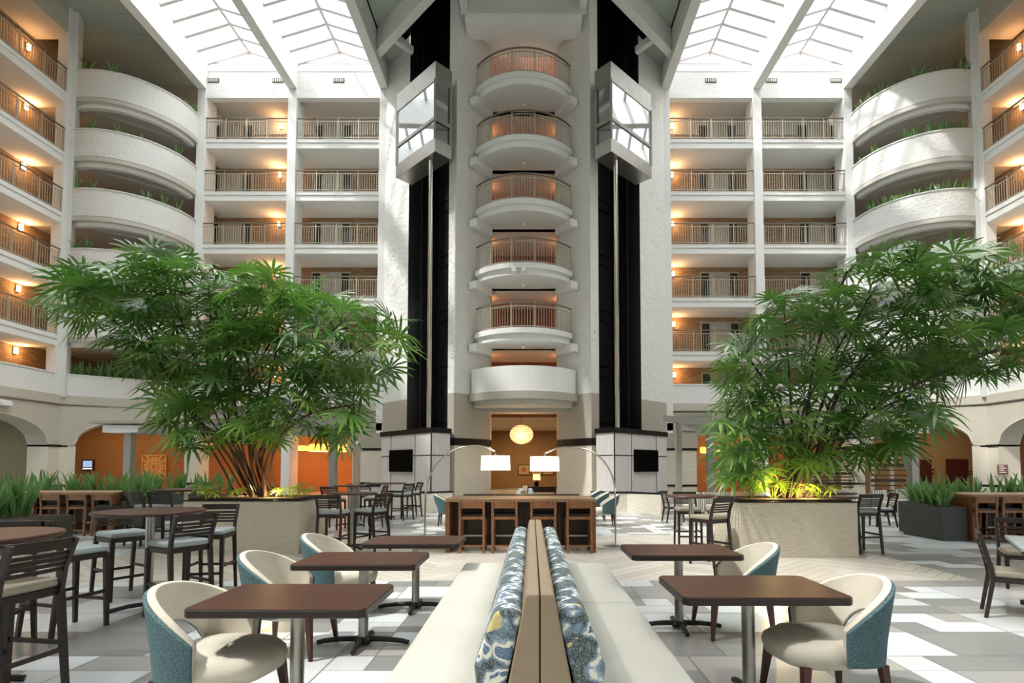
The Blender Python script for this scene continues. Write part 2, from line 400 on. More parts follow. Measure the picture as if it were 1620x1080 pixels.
def prism_s(s, pts, z0, z1, name, mat, bevel=0):
    return st(MB().prism([W(s, a, b) for a, b in pts], z0, z1).build(name, mat, bevel=bevel))
SIDE = {-1: 'left', 1: 'right'}
rail_proto = {}
def make_rail(path, z0, name, label, cat='railing', h=1.15, group=None, origin=(0, 0)):
    """path in plan; origin at path start"""
    t = thing(name, label, cat, (origin[0], origin[1], z0), 0, group)
    P = [Vector((p[0]-origin[0], p[1]-origin[1], 0)) for p in path]
    up = lambda z: [p + Vector((0,0,z)) for p in P]
    a = MB(); b = MB(); b2_ = MB(); c = MB()
    for i in range(len(P)-1):
        a.bar(up(h)[i], up(h)[i+1], .07, .05); b.bar(up(h-.17)[i], up(h-.17)[i+1], .035, .03); b2_.bar(up(.09)[i], up(.09)[i+1], .035, .03)
    a.build('handrail', M['rail_top'], t); b.build('rail_bar', M['rail'], t); b2_.build('rail_bar', M['rail'], t)
    L = [0]
    for i in range(len(P)-1): L.append(L[-1] + (P[i+1]-P[i]).length)
    def pt(d):
        for i in range(len(P)-1):
            if d <= L[i+1] + 1e-6: return P[i] + (P[i+1]-P[i]) * ((d-L[i]) / (L[i+1]-L[i]))
        return P[-1]
    np_ = max(2, round(L[-1] / 1.12)); 
    for i in range(np_+1):
        q = pt(L[-1]*min(max(i/np_, .004), .996)); MB().bar(q, q + Vector((0,0,h)), .04).build('rail_post', M['rail'], t)
    nb = int(L[-1] / .125)
    for i in range(1, nb):
        q = pt(L[-1]*i/nb); c.bar(q + Vector((0,0,.09)), q + Vector((0,0,h-.17)), .02)
    c.build('balusters', M['rail'], t)
    return t
ORD = ['top', 'second', 'third', 'fourth', 'fifth', 'lowest']
frail = None; sconce = None
def make_sconce(loc, rz, label, group):
    global sconce
    if sconce is None:
        t = thing('wall_sconce', label, 'wall lamp', loc, rz, group)
        MB().box(-.07, .07, .0, .04, -.18, .18).build('backplate', M['brown_line'], t)
        MB().box(-.06, .06, -.11, 0, -.13, -.01).build('diffuser', M['bulb'], t)
        MB().box(-.06, .06, -.11, 0, .02, .14).build('diffuser', M['bulb'], t)
        MB().box(-.085, .085, -.13, -.0, -.012, .022).build('band', M['brown_line'], t)
        p = point((0, -.3, 0), 20, (1, .5, .2), .1, t)
        sconce = t; return t
    return dup(sconce, loc=loc, rz=rz, label=label, group=group)
DN = [0]
def door_unit(s, off0, off1, y, z, k=0):
    """white double door with dark sidelights, front at y"""
    DN[0] += 1; a = C0 + s*off0; b = C0 + s*off1
    if a > b: a, b = b, a
    d = MB(); d.box(a, b, y-.05, y, z, z+2.15)
    o = st(d.build('door_%d' % DN[0], M['door_grey'])); w_ = b - a
    MB().box(a+.06, a+w_*.22, y-.07, y-.03, z+.1, z+2.05).build('sidelight', M['darkwin'], o)
    MB().box(b-w_*.22, b-.06, y-.07, y-.03, z+.1, z+2.05).build('sidelight', M['darkwin'], o)
    MB().box(a+w_*.24, (a+b)/2-.01, y-.07, y-.03, z+.02, z+2.05).build('door_leaf', M['door_grey'], o)
    MB().box((a+b)/2+.01, b-w_*.24, y-.07, y-.03, z+.02, z+2.05).build('door_leaf', M['door_grey'], o)

for s in (-1, 1):
    S = SIDE[s]
    # columns on facade
    for i, o_ in enumerate(OC):
        a, b = o_-.23, o_+.23
        prism_s(s, [(a, YF-.12), (b, YF-.12), (b, YF+.9), (a, YF+.9)], 0, 21.95, trim(), M['wall'], .02)
        prism_s(s, [(a, -9), (b, -9), (b, YF-.0), (a, YF-.0)], 21.95, 23.55, trim(), M['wall'], .02)   # roof beams
    # facade top wall
    prism_s(s, [(OC[0], YF), (OC[2], YF), (OC[2], YF+.3), (OC[0], YF+.3)], 21.75, 23.0, 'wall_top_'+S, M['stucco_fine'])
    prism_s(s, [(OC[0], YF-.02), (OC[2], YF-.02), (OC[2], YF+.3), (OC[0], YF+.3)], 23.0, 23.42, trim(), M['wall'])
    prism_s(s, [(OC[0], YF-.05), (OC[2], YF-.05), (OC[2], YF+.3), (OC[0], YF+.3)], 21.5, 21.75, trim(), M['wall'])
    # roof vents
    for j, o_ in enumerate((16.9, 13.4, 10.1)):
        v = MB().box(-.3, .3, -.03, 0, -.12, .12).build('air_vent', M['brown_line'], loc=(C0+s*o_, YF-.0, 22.5))
        tag(v, 'dark air vent under the %s skylight, %s' % (S, ['nearest the curved balconies', 'beside the middle beam', 'nearest the tower'][j]), 'vent', 'air vents below the skylights')
        for q in range(5): MB().box(-.27+q*.11, -.2+q*.11, -.045, -.03, -.08, .08).build('louver', M['soffit'], v)
    # slabs & corridor
    for k in range(0, 6):
        zt = ST(k); zb = zt - .48
        prism_s(s, [(OC[0], YF), (OC[2]+.2, YF), (OC[2]+.2, YB), (OC[0], YB)], zb, zt, trim(), M['wall'], .015)
        prism_s(s, [(OC[0], YF-.04), (OC[2], YF-.04), (OC[2], YF), (OC[0], YF)], zt-.16, zt+.03, trim(), M['wall'])
        if k: prism_s(s, [(OW, YW), (OW-3.9, YF-.1), (OC[2]+.2, YB), (OWB, YB), (OWB, YW)], zb+.1, zt-.2, trim(), M['soffit'])
        prism_s(s, [(OW+(0 if k else .12), -9), (OW+(0 if k else .12), YW), (OWB, YW), (OWB, -9)], zb, zt, trim(), M['wall'], .015)
        prism_s(s, [(OW-.04, -9), (OW-.04, YW), (OW, YW), (OW, -9)], zt-.16, zt+.03, trim(), M['wall'])
    # back walls
    prism_s(s, [(5.0, YB), (OWB+.2, YB), (OWB+.2, YB+.2), (5.0, YB+.2)], 4.3, 24, 'wall_gallery_'+S, M['brick'])
    prism_s(s, [(OWB, -9), (OWB+.2, -9), (OWB+.2, YB), (OWB, YB)], 4.3, 24, 'wall_side_'+S, M['brick'])
    # upper plaster strip on top floor corridor wall
    prism_s(s, [(5.0, YB-.03), (OWB, YB-.03), (OWB, YB), (5.0, YB)], ST(5)+1.55, 21.7, trim(), M['soffit'])
    prism_s(s, [(OC[0], YF+.3), (OC[2], YF+.3), (OC[2], YB), (OC[0], YB)], 21.6, 21.8, trim(), M['soffit'])
    prism_s(s, [(OW+.3, -9), (OWB, -9), (OWB, YW), (OW+.3, YW)], 22.1, 22.3, trim(), M['soffit'])
    prism_s(s, [(OW, -9), (OW+.3, -9), (OW+.3, YW), (OW, YW)], 22.1, 23.5, trim(), M['greige2'])
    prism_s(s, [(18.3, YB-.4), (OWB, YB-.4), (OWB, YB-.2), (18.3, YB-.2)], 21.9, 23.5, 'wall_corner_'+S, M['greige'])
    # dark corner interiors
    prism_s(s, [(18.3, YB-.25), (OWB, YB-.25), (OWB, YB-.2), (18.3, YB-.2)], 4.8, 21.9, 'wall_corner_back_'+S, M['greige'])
    for k in range(6):
        zt = ST(k)
        door_unit(s, 10.0, 12.2, YB-.0, zt); door_unit(s, 15.7, 18.2, YB-.0, zt)
        if k:
            for j, (o0, bay) in enumerate(((OC[0], 'in the tower-side bay'), (OC[1], 'in the bay by the curved balconies'))):
                lab = 'grey %s gallery railing, %s from the top, %s' % (S, ORD[5-k], bay)
                x0 = min(C0+s*(o0+.24), C0+s*(o0+4.95-.24))
                if frail is None:
                    frail = make_rail([(x0, YF-.06), (x0+4.47, YF-.06)], zt, 'gallery_railing', lab, origin=(x0, YF-.06), group='gallery railings')
                else: dup(frail, loc=(x0, YF-.06, zt), label=lab)
            path = [W(s, OW-.02, 13 + i*(YW-.35-13)/10) for i in range(11)]
            lab = 'grey railing of the %s side wing, %s from the top' % (S, ORD[5-k])
            if s not in rail_proto: rail_proto[s] = make_rail([path[0], path[-1]], zt, 'gallery_railing', lab, origin=path[0], group='gallery railings')
            else: dup(rail_proto[s], loc=(path[0][0], path[0][1], zt), label=lab)
        # sconces
        sx = 14.1 if s < 0 else 8.45
        make_sconce((C0+s*sx, YB-.05, zt+2.0), 0, 'amber sconce in the %s gallery facing the camera, %s from the top' % (S, ORD[5-k]), 'wall sconces')
        for y_, nm in ((24.55, 'near the corner column'), (20.0, 'farther from the corner')):
            make_sconce((C0+s*(OWB-.05), y_, zt+2.15), s*-pi/2, 'amber sconce in the %s side wing, %s floor down, %s' % (S, ORD[5-k], nm), 'wall sconces')
    # corner columns
    prism_s(s, [(OW-.05, YW-.35), (OW+.45, YW-.35), (OW+.45, YW+.1), (OW-.05, YW+.1)], 4.8, 23.4, trim(), M['wall'], .02)
    prism_s(s, [(OW-.28, YW-.1), (OW+.2, YW-.1), (OW+.2, YW+.5), (OW-.0, YW+.5)], 4.8, 23.4, trim(), M['wall'], .02)
    # curved parapets
    p0 = Vector(W(s, OW-.1, YW-.05)); p1 = Vector(W(s, OC[2]+.15, YF-.1))
    path = arc(p0, p1, 1.3, 26, side=(1 if s < 0 else -1))
    if path[13][1] > (p0.y+p1.y)/2: path = arc(p0, p1, 1.3, 26, side=-(1 if s < 0 else -1))
    q = 1 if s < 0 else -1
    for k in range(1, 6):
        zt = RT(k) + .1
        o = MB().sweep(path, [(0, zt), (0, zt-1.28), (-.18*q, zt-1.28), (-.18*q, zt)]); o.sweep(path, [(.04*q, zt-.0), (.04*q, zt+.05), (-.22*q, zt+.05), (-.22*q, zt)])
        st(o.build(trim(), M['stucco_fine']))
        inner = arc(p0, p1, 1.05, 26, side=1) if False else path
        st(MB().sweep(path, [(-.2*q, zt-1.2), (-.2*q, zt-1.7), (-.45*q, zt-1.7), (-.45*q, zt-1.2)]).build(trim(), M['wall']))
        poly = path + [W(s, OC[2]+.2, YB-.3), W(s, OWB, YB-.3), W(s, OWB, YW+.1)]
        st(MB().prism(poly[1:-3] + poly[-3:], zt-1.5, zt-1.3).build(trim(), M['soffit']))
    # parapet level two (k=0)
    A = W(s, OW, -9); B = W(s, OW, YW); Cc = W(s, OC[2]+.1, YF); Dd = W(s, OC[0], YF)
    pth = [A, B, Cc, Dd]
    def strip(z0, z1, th, mat, name=None, proud=0):
        mb = MB()
        for i in range(3):
            a = Vector(pth[i]); b = Vector(pth[i+1]); d = (b-a).normalized(); n_ = Vector((d.y, -d.x))
            if n_.dot(Vector((C0, 15)) - a) < 0: n_ = -n_
            e = d * (th*.42 if True else 0)
            a2 = a + n_*proud; b2 = b + n_*proud
            mb.prism([a2, b2, b2 - n_*(th+proud), a2 - n_*(th+proud)], z0, z1)
        return st(mb.build(name or trim(), mat))
    strip(4.9, 5.9, .2, M['wall'], 'wall_parapet_'+S); strip(5.87, 5.93, .28, M['wall'], proud=.03)
    strip(4.5, 4.9, .3, M['greige2'], proud=.08); strip(4.45, 4.5, .3, M['soffit'], proud=.02); strip(4.42, 4.45, .3, M['brown_line'], proud=.02)
    # ground arcade walls with arches on wing and chamfer
    def arch_wall(a, b, n_seg, zt=4.45, zs=2.55, rise=1.2, pw=.55, th=.95, mat=None, nm=None):
        a = Vector(a); b = Vector(b); d = (b-a); L = d.length; d.normalize(); n_ = Vector((d.y, -d.x))
        if n_.dot(Vector((C0, 15)) - a) < 0: n_ = -n_
        us = [0, pw] + [pw + (L-2*pw)*i/28 for i in range(1, 28)] + [L-pw, L]
        def zb(u):
            if u <= pw+1e-6 or u >= L-pw-1e-6: return zs
            x = (u-pw)/(L-2*pw)*2-1; return zs + rise*sqrt(max(0, 1-abs(x)**2))
        mb = MB(); vv = []
        for u in us:
            p = a + d*u
            for (t, z) in ((0, zb(u)), (0, zt), (th, zt), (th, zb(u))): r = p - n_*t; vv.append((r.x, r.y, z))
        m_ = len(us); fs = [(i*4+k, i*4+(k+1)%4, (i+1)*4+(k+1)%4, (i+1)*4+k) for i in range(m_-1) for k in range(4)] + [(0,1,2,3), tuple((m_-1)*4+k for k in (3,2,1,0))]
        mb.add(vv, fs); st(mb.build(nm or trim(), mat or M['greige2']))
        # raised moulding around the arch
        mo = MB(); pts = [ (a + d*u + n_*.012).to_3d() + Vector((0,0,zb(u)+.06)) for u in us[1:-1]]
        mo.tube(pts, .03, 6); st(mo.build(trim(), M['cream']))
        return a, b, d, n_
    arch_wall(W(s, OW, YW), W(s, OC[2]-.0, YF), 1, nm='wall_arcade_'+S)
    arch_wall(W(s, OW, YW), W(s, OW, YW-6.3), 1, nm='wall_arcade_side_'+S)
    arch_wall(W(s, OW, YW-6.3), W(s, OW, YW-12.6), 1, nm='wall_arcade_front_'+S)
    for (ax, ay) in ((OW, YW), (OW, YW-6.3), (OC[2], YF)):
        for (z0, z1, g, mt) in ((0, 2.55, 0, 'cream'), (2.47, 2.57, .03, 'black'), (.62, .72, .03, 'black')):
            if ax == OW and ay == YW: pts = [(OW-.02-g, YW-.55), (OW-.02-g, YW+.02+g*.4), (OW-.45-g*.4, YW+.40+g), (OW+.2, YW+1.1), (OW+.95, YW+.6), (OW+.95, YW-.55)]
            else: pts = [(ax-.3-g, ay-.5-g), (ax+.4+g, ay-.5-g), (ax+.4+g, ay+.5+g), (ax-.3-g, ay+.5+g)]
            if ay == YF: pts = [(ax-.35-g, ay-.17-g), (ax+.35+g, ay-.17-g), (ax+.35+g, ay+.8), (ax-.35-g, ay+.8)]
            prism_s(s, pts, z0, z1, trim(), M[mt])
    # facade ground: stepped header above the opening
    prism_s(s, [(OC[0]-.1, YF-.02), (OC[2], YF-.02), (OC[2], YF+.5), (OC[0]-.1, YF+.5)], 3.9, 4.5, 'wall_header_'+S, M['greige'])
    prism_s(s, [(OC[0]-.1, YF-.12), (OC[2], YF-.12), (OC[2], YF+.5), (OC[0]-.1, YF+.5)], 3.45, 3.85, trim(), M['greige'])
    prism_s(s, [(OC[0]-.1, YF-.05), (OC[2], YF-.05), (OC[2], YF+.5), (OC[0]-.1, YF+.5)], 3.2, 3.45, trim(), M['greige'])
    # pier on the facade next to the tower base
    for (z0, z1, g, mt) in ((0, 2.4, 0, 'cream'), (2.4, 2.52, .03, 'black'), (.52, .62, .03, 'black'), (2.52, 3.3, .05, 'greige')):
        prism_s(s, [(6.6, YF-.2-g), (9.0+g, YF-.2-g), (9.0+g, YF+.5), (6.6, YF+.5)], z0, z1, trim(), M[mt])
    # ground ceiling and rear walls
    prism_s(s, [(OW+.12, -9), (OW+.12, YW+.1), (OC[2]+.05, YF+.25), (5, YF+.25), (5, 34), (29, 34), (29, -9)], 4.2, 4.42, 'ceiling_arcade_'+S, M['cream'])
    rear = M['orange'] if s < 0 else M['tan']
    prism_s(s, [(16.5, 32.6), (29, 32.6), (29, 32.8), (16.5, 32.8)], 0, 4.3, 'wall_rear_'+S, rear)
    prism_s(s, [(6, 33.6), (16.6, 33.6), (16.6, 33.8), (6, 33.8)], 0, 4.3, 'wall_rear_inner_'+S, M['orange'])
    prism_s(s, [(16.4, 32.6), (16.6, 32.6), (16.6, 33.8), (16.4, 33.8)], 0, 4.3, 'wall_return_'+S, M['orange'])
    prism_s(s, [(28.8, 8), (29, 8), (29, 32.6), (28.8, 32.6)], 0, 4.3, 'wall_outer_'+S, M['teal_wall'] if s < 0 else M['tan'])
    # ceilings
    prism_s(s, [(OC[2], -9), (OWB+.2, -9), (OWB+.2, YB+.2), (OC[2], YB+.2)], ZC, ZC+.2, 'ceiling_'+S, M['ceil'])
    # centre ceiling outside the diagonal beam line
    prism_s(s, [(0, -9), (OC[0], -9), (OC[0], 26.0), (7.0, 25.9), (3.1, 22.0), (3.1, 24.2), (0, 24.2)], ZC, ZC+.2, 'ceiling_centre_'+S, M['ceil'])
    prism_s(s, [(OC[0], 26.0), (OC[0], YF+.1), (6.7, 27.5), (6.0, 26.6), (6.6, 25.5)], ZC-.3, ZC-.1, trim(), M['ceil'])
    a = Vector((7.45, 26.3)); b = Vector((2.0, 20.85)); n_ = Vector((-1, 1)).normalized()*.2
    prism_s(s, [a-n_, b-n_, b+n_, a+n_], 22.3, 23.5, trim(), M['wall'], .02)
    prism_s(s, [(6.75, 25.4), (5.75, 26.5), (5.6, 26.3), (6.55, 25.2)], 22.5, 22.8, trim(), M['wall'])
    # shaft cap (dark)
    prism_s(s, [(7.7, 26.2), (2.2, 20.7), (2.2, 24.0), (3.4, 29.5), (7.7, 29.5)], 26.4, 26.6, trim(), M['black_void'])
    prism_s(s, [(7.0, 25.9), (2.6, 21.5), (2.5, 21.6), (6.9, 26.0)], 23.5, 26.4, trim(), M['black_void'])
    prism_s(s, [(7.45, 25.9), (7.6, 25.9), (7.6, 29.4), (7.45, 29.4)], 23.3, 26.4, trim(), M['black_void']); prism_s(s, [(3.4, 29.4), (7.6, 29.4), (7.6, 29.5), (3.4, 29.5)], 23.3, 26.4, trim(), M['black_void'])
    # diagonal wall beside the shaft
    da = [(7.6, YF), (5.82, 26.55), (6.9, 27.63+.5), (7.6, YF+.6)]
    prism_s(s, da, 4.9, 23.6, 'wall_diagonal_'+S, M['stucco'])
    prism_s(s, da, 2.4, 4.9, trim(), M['greige'])
    # shaft notch
    prism_s(s, [(5.82, 26.55), (4.55, 27.82), (4.75, 28.02), (6.02, 26.75)], 0, 26.4, 'wall_shaft_'+S, M['marble'])
    prism_s(s, [(4.55, 27.82), (1.9, 25.2), (1.9, 25.5), (4.55, 28.1)], 0, 26.4, 'wall_shaft_back_'+S, M['black_panel'])
    for k in range(9):   # frames on the back shaft wall
        z = 3.2 + k*FH
        for dz in (0, .55): prism_s(s, [(4.45, 27.68), (3.0, 26.23), (3.0, 26.28), (4.45, 27.73)], z+dz, z+dz+.07, trim(), M['tvframe'])
    MBt = MB(); x_, y_ = W(s, 5.28, 27.05); MBt.tube([(x_, y_, 3), (x_, y_, 23)], .035, 6); tag(MBt.build('guide_rail', M['black_panel']), 'thin dark guide rail in the %s elevator shaft' % S, 'rail')

# ---- tower piers
for s in (-1, 1):
    S = SIDE[s]
    pier = [(3.03, 23.8), (1.6, 25.5), (1.6, 26.2), (2.9, 26.2), (3.42, 24.15)]
    prism_s(s, pier, 4.85, 27, 'wall_tower_'+S, M['stucco'])
    prism_s(s, pier, 2.5, 4.85, trim(), M['greige'])
    g = .05
    prism_s(s, [(3.03, 23.8-g), (1.6, 25.5-g), (1.6, 26.2), (2.9, 26.2), (3.46, 24.12)], 2.5, 2.83, trim(), M['black'])
    prism_s(s, pier, 0, 2.5, 'wall_tower_base_'+S, M['ledge'])
    # base panels wrapped round the elevator pit
    c = (3.85, 22.7); l = (6.91, 26.0); r = (3.2, 23.5); back = (5.6, 27.0)
    prism_s(s, [c, r, (3.4, 24.2), back, l], 0, 3.0, 'wall_elevator_base_'+S, M['panel'])
    e = .07
    prism_s(s, [(c[0], c[1]-e), (r[0]-e, r[1]), (3.4, 24.2), back, (l[0]+e, l[1])], 3.0, 3.22, trim(), M['black'])
    def on(p, q_, u, z0, z1, wd, proud, mat, name=None):
        p = Vector(p); q_ = Vector(q_); d = (q_-p); L = d.length; d.normalize(); n_ = Vector((d.y, -d.x))
        if n_.y > 0: n_ = -n_
        a = p + d*(u*L - wd/2); b = p + d*(u*L + wd/2)
        return [a+n_*proud, b+n_*proud, b-n_*.0, a-n_*.0], z0, z1, mat, name
    items = [on(c, l, u, .1, 3.0, .035, .01, 'black') for u in (.3, .78)] + [on(c, l, .5, 2.02, 2.06, 4.45, .01, 'black'), on(c, r, .5, 2.02, 2.06, .95, .01, 'black'), on(c, l, .006, .1, 3.0, .07, .02, 'black')]
    for it in items: prism_s(s, it[0], it[1], it[2], trim(), M[it[3]])
    # tv
    ps, z0, z1, mt, _ = on(c, l, .56, 1.32, 2.32, 1.95, .12, 'tv')
    a = sum((Vector(p) for p in ps), Vector((0,0)))/4
    t = thing('television', 'black flat television on the %s elevator base panel' % S, 'television', (*W(s, a.x, a.y), 1.32), 0, 'wall televisions')
    o = MB().prism([(W(s, *p)[0]-t.location.x, W(s, *p)[1]-t.location.y) for p in ps], 0, 1.0).build('casing', M['tvframe'], t)
    ps2 = on(c, l, .56, 0, 0, 1.87, .125, 'tv')[0]
    MB().prism([(W(s, *p)[0]-t.location.x, W(s, *p)[1]-t.location.y) for p in ps2], .04, .96).build('screen', M['tv'], t)
    # low limestone wall
    if s < 0: fp = [onz(655-52, 808, 0), onz(683, 811, 0), onz(716, 809, 0)]
    else: fp = [onz(935, 809, 0), onz(965, 811, 0), onz(992, 811, 0), onz(1046, 814.5, 0), onz(1056, 808, 0)]
    fp = [(p.x, p.y) for p in fp]
    wl = MB().sweep(fp, [(0, 0), (0, .66), (-.22, .66), (-.22, 0)], False).build('low_stone_wall', M['ledge'])
    tag(wl, 'low rough limestone wall in front of the %s elevator base' % S, 'wall')
    MB().sweep(fp, [(.02, .66), (.02, .71), (-.24, .71), (-.24, .66)], False).build('coping', M['black'], wl)
    # elevator pole
    x_, y_ = W(s, 3.85+.25, 22.7+.6)
    po = MB().tube([(x_, y_, 3.2), (x_, y_, 15.18)], .1, 10).build('elevator_pole', M['chrome']); tag(po, 'polished vertical lift pole under the %s glass elevator' % S, 'pole')
    # elevator car
    zb = 15.2; H = 4.05
    cc = Vector((3.82, 22.7)); ll = Vector((6.05, 24.85)); rr = Vector((3.2, 23.35)); rb = rr + (ll-cc)
    t = thing('elevator_car', 'glass and mirrored elevator car hanging high on the %s shaft' % S, 'elevator', (*W(s, cc.x, cc.y), zb), 0, 'glass elevator cars')
    L_ = lambda p: (W(s, p.x, p.y)[0]-t.location.x, W(s, p.x, p.y)[1]-t.location.y)
    poly = [L_(cc), L_(rr), L_(rb), L_(ll)]
    MB().prism(poly, 0, .62).build('bottom_fascia', M['steel'], t)
    MB().prism(poly, H-.85, H).build('top_fascia', M['steel'], t)
    cen = sum((Vector(p) for p in poly), Vector((0,0)))/4
    ins = [tuple(cen + (Vector(p)-cen)*.93) for p in poly]
    MB().prism(ins, .62, H-.85).build('glass_panels', M['mirror'], t)
    for p in poly: MB().bar((p[0]*.985+cen.x*.015, p[1]*.985+cen.y*.015, .6), (p[0]*.985+cen.x*.015, p[1]*.985+cen.y*.015, H-.8), .09).build('corner_post', M['grey_metal'], t)
    for (i, j) in ((0, 3), (0, 1)):
        a = Vector(poly[i])*.975+cen*.025; b = Vector(poly[j])*.975+cen*.025
        MB().bar((a.x, a.y, 1.5), (b.x, b.y, 1.5), .06, .14).build('mid_rail', M['grey_metal'], t)

# tower corridors and balconies
tw = MB().box(C0-3.4, C0+3.4, 28.6, 28.8, 0, 27).build('wall_tower_back', M['orange']); st(tw)
for s in (-1, 1): prism_s(s, [(1.6, 26.2), (2.9, 26.2), (2.9, 26.25), (1.6, 26.25)], 0, 27, trim(), M['orange']); prism_s(s, [(2.2, 26.2), (2.3, 26.2), (2.3, 28.6), (2.2, 28.6)], 0, 27, trim(), M['orange'])
bal = [(C0 + (a[0]), a[1]) for a in arc((-2.25, 24.45), (2.25, 24.45), 1.2, 24)]
if bal[12][1] > 24.45: bal = [(C0 + (a[0]), a[1]) for a in arc((-2.25, 24.45), (2.25, 24.45), 1.2, 24, side=-1)]
if bal[0][0] > bal[-1][0]: bal = bal[::-1]
TORD = {5: 'topmost', 4: 'second from the top', 3: 'third from the top', 2: 'fourth from the top', 1: 'fifth from the top'}
def shrink(pts, d):
    out = []
    for p in pts:
        v = Vector(p) - Vector((C0, 25.8)); out.append(tuple(Vector((C0, 25.8)) + v*(1-d)))
    return out
for k in range(0, 6):
    zt = ST(k)
    if k:
        st(MB().prism(bal + [(C0+1.6, 25.6), (C0-1.6, 25.6)], zt-.22, zt+.02).build(trim(), M['wall'], bevel=.01))
        b2 = shrink(bal, .045); st(MB().prism(b2 + [(C0+1.6, 25.6), (C0-1.6, 25.6)], zt-.5, zt-.22).build(trim(), M['wall']))
        st(MB().prism([W(1, -1.6, 25.3), W(1, 1.6, 25.3), W(1, 2.2, 26.3), W(1, 2.2, 28.6), W(1, -2.2, 28.6), W(1, -2.2, 26.3)], zt-.5, zt).build(trim(), M['wall']))
        for s in (-1, 1): prism_s(s, [(2.5, 24.3), (2.15, 24.1), (1.5, 25.2), (1.75, 25.5)], zt-.85, zt-.5, trim(), M['wall'])
        rp = shrink(bal, .03)
        lab = 'curved grey metal railing of the tower balcony, %s' % TORD[k]
        if k == 1: trail = make_rail(rp, zt, 'balcony_railing', lab, origin=(C0, 24.45), group='curved tower railings')
        else: dup(trail, loc=(C0, 24.45, zt), label=lab)
        # elevator doors on the corridor back
        DN[0] += 1; d = st(MB().box(C0-1.3, C0+1.3, 28.5, 28.6, zt, zt+1.15).build('door_%d' % DN[0], M['bar_dark']))
    point((C0-1.95, 26.75, zt+2.15), 9, (1, .42, .16), .15); point((C0+1.95, 26.75, zt+2.15), 9, (1, .42, .16), .15)
    g_ = MB().lathe([(.0, -.1), (.07, -.08), (.09, 0), (.05, .05)], n=12).build('ceiling_lamp', M['white'], loc=(C0, 24.6, zt+2.34)); tag(g_, 'small white ceiling globe under tower balcony, %s' % (['lowest, above the solid parapet', 'above the fifth railing from the top', 'above the fourth railing from the top', 'above the third railing from the top', 'above the second railing from the top', 'above the topmost railing'][k]), 'lamp', 'globes under the tower balconies')
    g_['label'] = 'small white globe lamp under the tower balcony, ' + ['lowest', 'fifth from the top', 'fourth from the top', 'third from the top', 'second from the top', 'topmost'][k]
bal0 = [(C0 + (p[0]-C0)*1.06, 24.45 + (p[1]-24.45)*1.05-.05) for p in bal]
q0 = MB().prism(bal0 + [(C0+1.7, 25.6), (C0-1.7, 25.6)], 4.82, 5.95); st(q0.build('wall_tower_parapet', M['wall']))
bal1 = [(C0 + (p[0]-C0)*1.1, 24.45 + (p[1]-24.45)*1.08-.1) for p in bal]
st(MB().prism(bal1 + [(C0+1.8, 25.6), (C0-1.8, 25.6)], 4.5, 4.84).build(trim(), M['greige']))
st(MB().prism(shrink(bal1, .08) + [(C0+1.8, 25.6), (C0-1.8, 25.6)], 4.26, 4.5).build(trim(), M['greige2']))
st(MB().box(C0-2.6, C0+2.6, 24.85, 25.6, 4.1, 4.6).build(trim(), M['greige']))
st(MB().box(C0-1.7, C0+1.7, 25.5, 26.2, 4.12, 4.85).build('wall_lobby_header', M['greige']))
# tower head
st(MB().box(C0-2.9, C0+2.9, 23.9, 26.2, 22.4, 27).build('wall_tower_head', M['stucco_fine']))
st(MB().box(C0-2.65, C0+2.65, 23.55, 24.6, 21.75, 22.15).build(trim(), M['wall']))
st(MB().prism([W(1, -2.5, 24.1), W(1, 2.5, 24.1), W(1, 1.6, 26.2), W(1, -1.6, 26.2)], 22.15, 22.4).build(trim(), M['wall']))
for s in (-1, 1): prism_s(s, [(2.55, 22.6), (2.9, 22.6), (2.9, 23.95), (2.55, 23.95)], 22.6, 23.3, trim(), M['wall'])
# spotlights on fourth balcony
for x_, nm in ((813, 'left'), (828, 'right')):
    p = at(x_, 426, 23.19); t = thing('spotlight', '%s of the two small white spotlights on the tower balcony edge' % nm, 'spotlight', p, 0, 'balcony spotlights')
    MB().box(-.1, .1, -.08, .08, -.11, .11).build('housing', M['white'], t, bevel=.02); MB().lathe([(.0, -.02), (.06, 0), (.07, .02)], n=12).build('lens', M['black'], t).rotation_euler = (pi/2, 0, 0)

# lobby room beyond the tower opening
st(MB().box(-6, 7, 28.8, 44, 4.15, 4.35).build('ceiling_lobby', M['cream']))
st(MB().box(-6, 7, 39, 39.2, 0, 4.2).build('wall_lobby', M['tan']))
bpy.data.objects.remove(bpy.data.objects['wall_tower_back'])
st(MB().box(C0-3.4, C0+3.4, 28.6, 28.8, 4.2, 27).build('wall_tower_back', M['bar_wood']))
for s in (-1, 1): prism_s(s, [(2.9, 28.6), (3.0, 28.6), (3.0, 39), (2.9, 39)], 0, 4.2, 'wall_lobby_'+SIDE[s], M['tan'])
pl = at(825, 687, 27.4); t = thing('pendant_lamp', 'round woven lit pendant globe hanging in the lobby opening', 'lamp', pl)
r = .6; MB().lathe([(r*sin(pi*i/14)*1.0+.001, -r*.82*cos(pi*i/14)) for i in range(15)], n=28).build('globe', None or M['lampshade_y'], t)
for i in range(1, 14, 1):
    pass
rg = MB()
for i in range(2, 13):
    rr_ = r*1.01*sin(pi*i/14); zz = -r*.83*cos(pi*i/14); rg.tube([(rr_*cos(a*pi/12), rr_*sin(a*pi/12), zz) for a in range(25)], .012, 4)
rg.build('woven_ring', M['beige'], t); MB().tube([(0,0,r*.8), (0,0,4.12-pl.z)], .012, 6).build('cord', M['brown_line'], t)
point((pl.x, pl.y-1.0, pl.z-.3), 40, (1, .6, .3), .3)
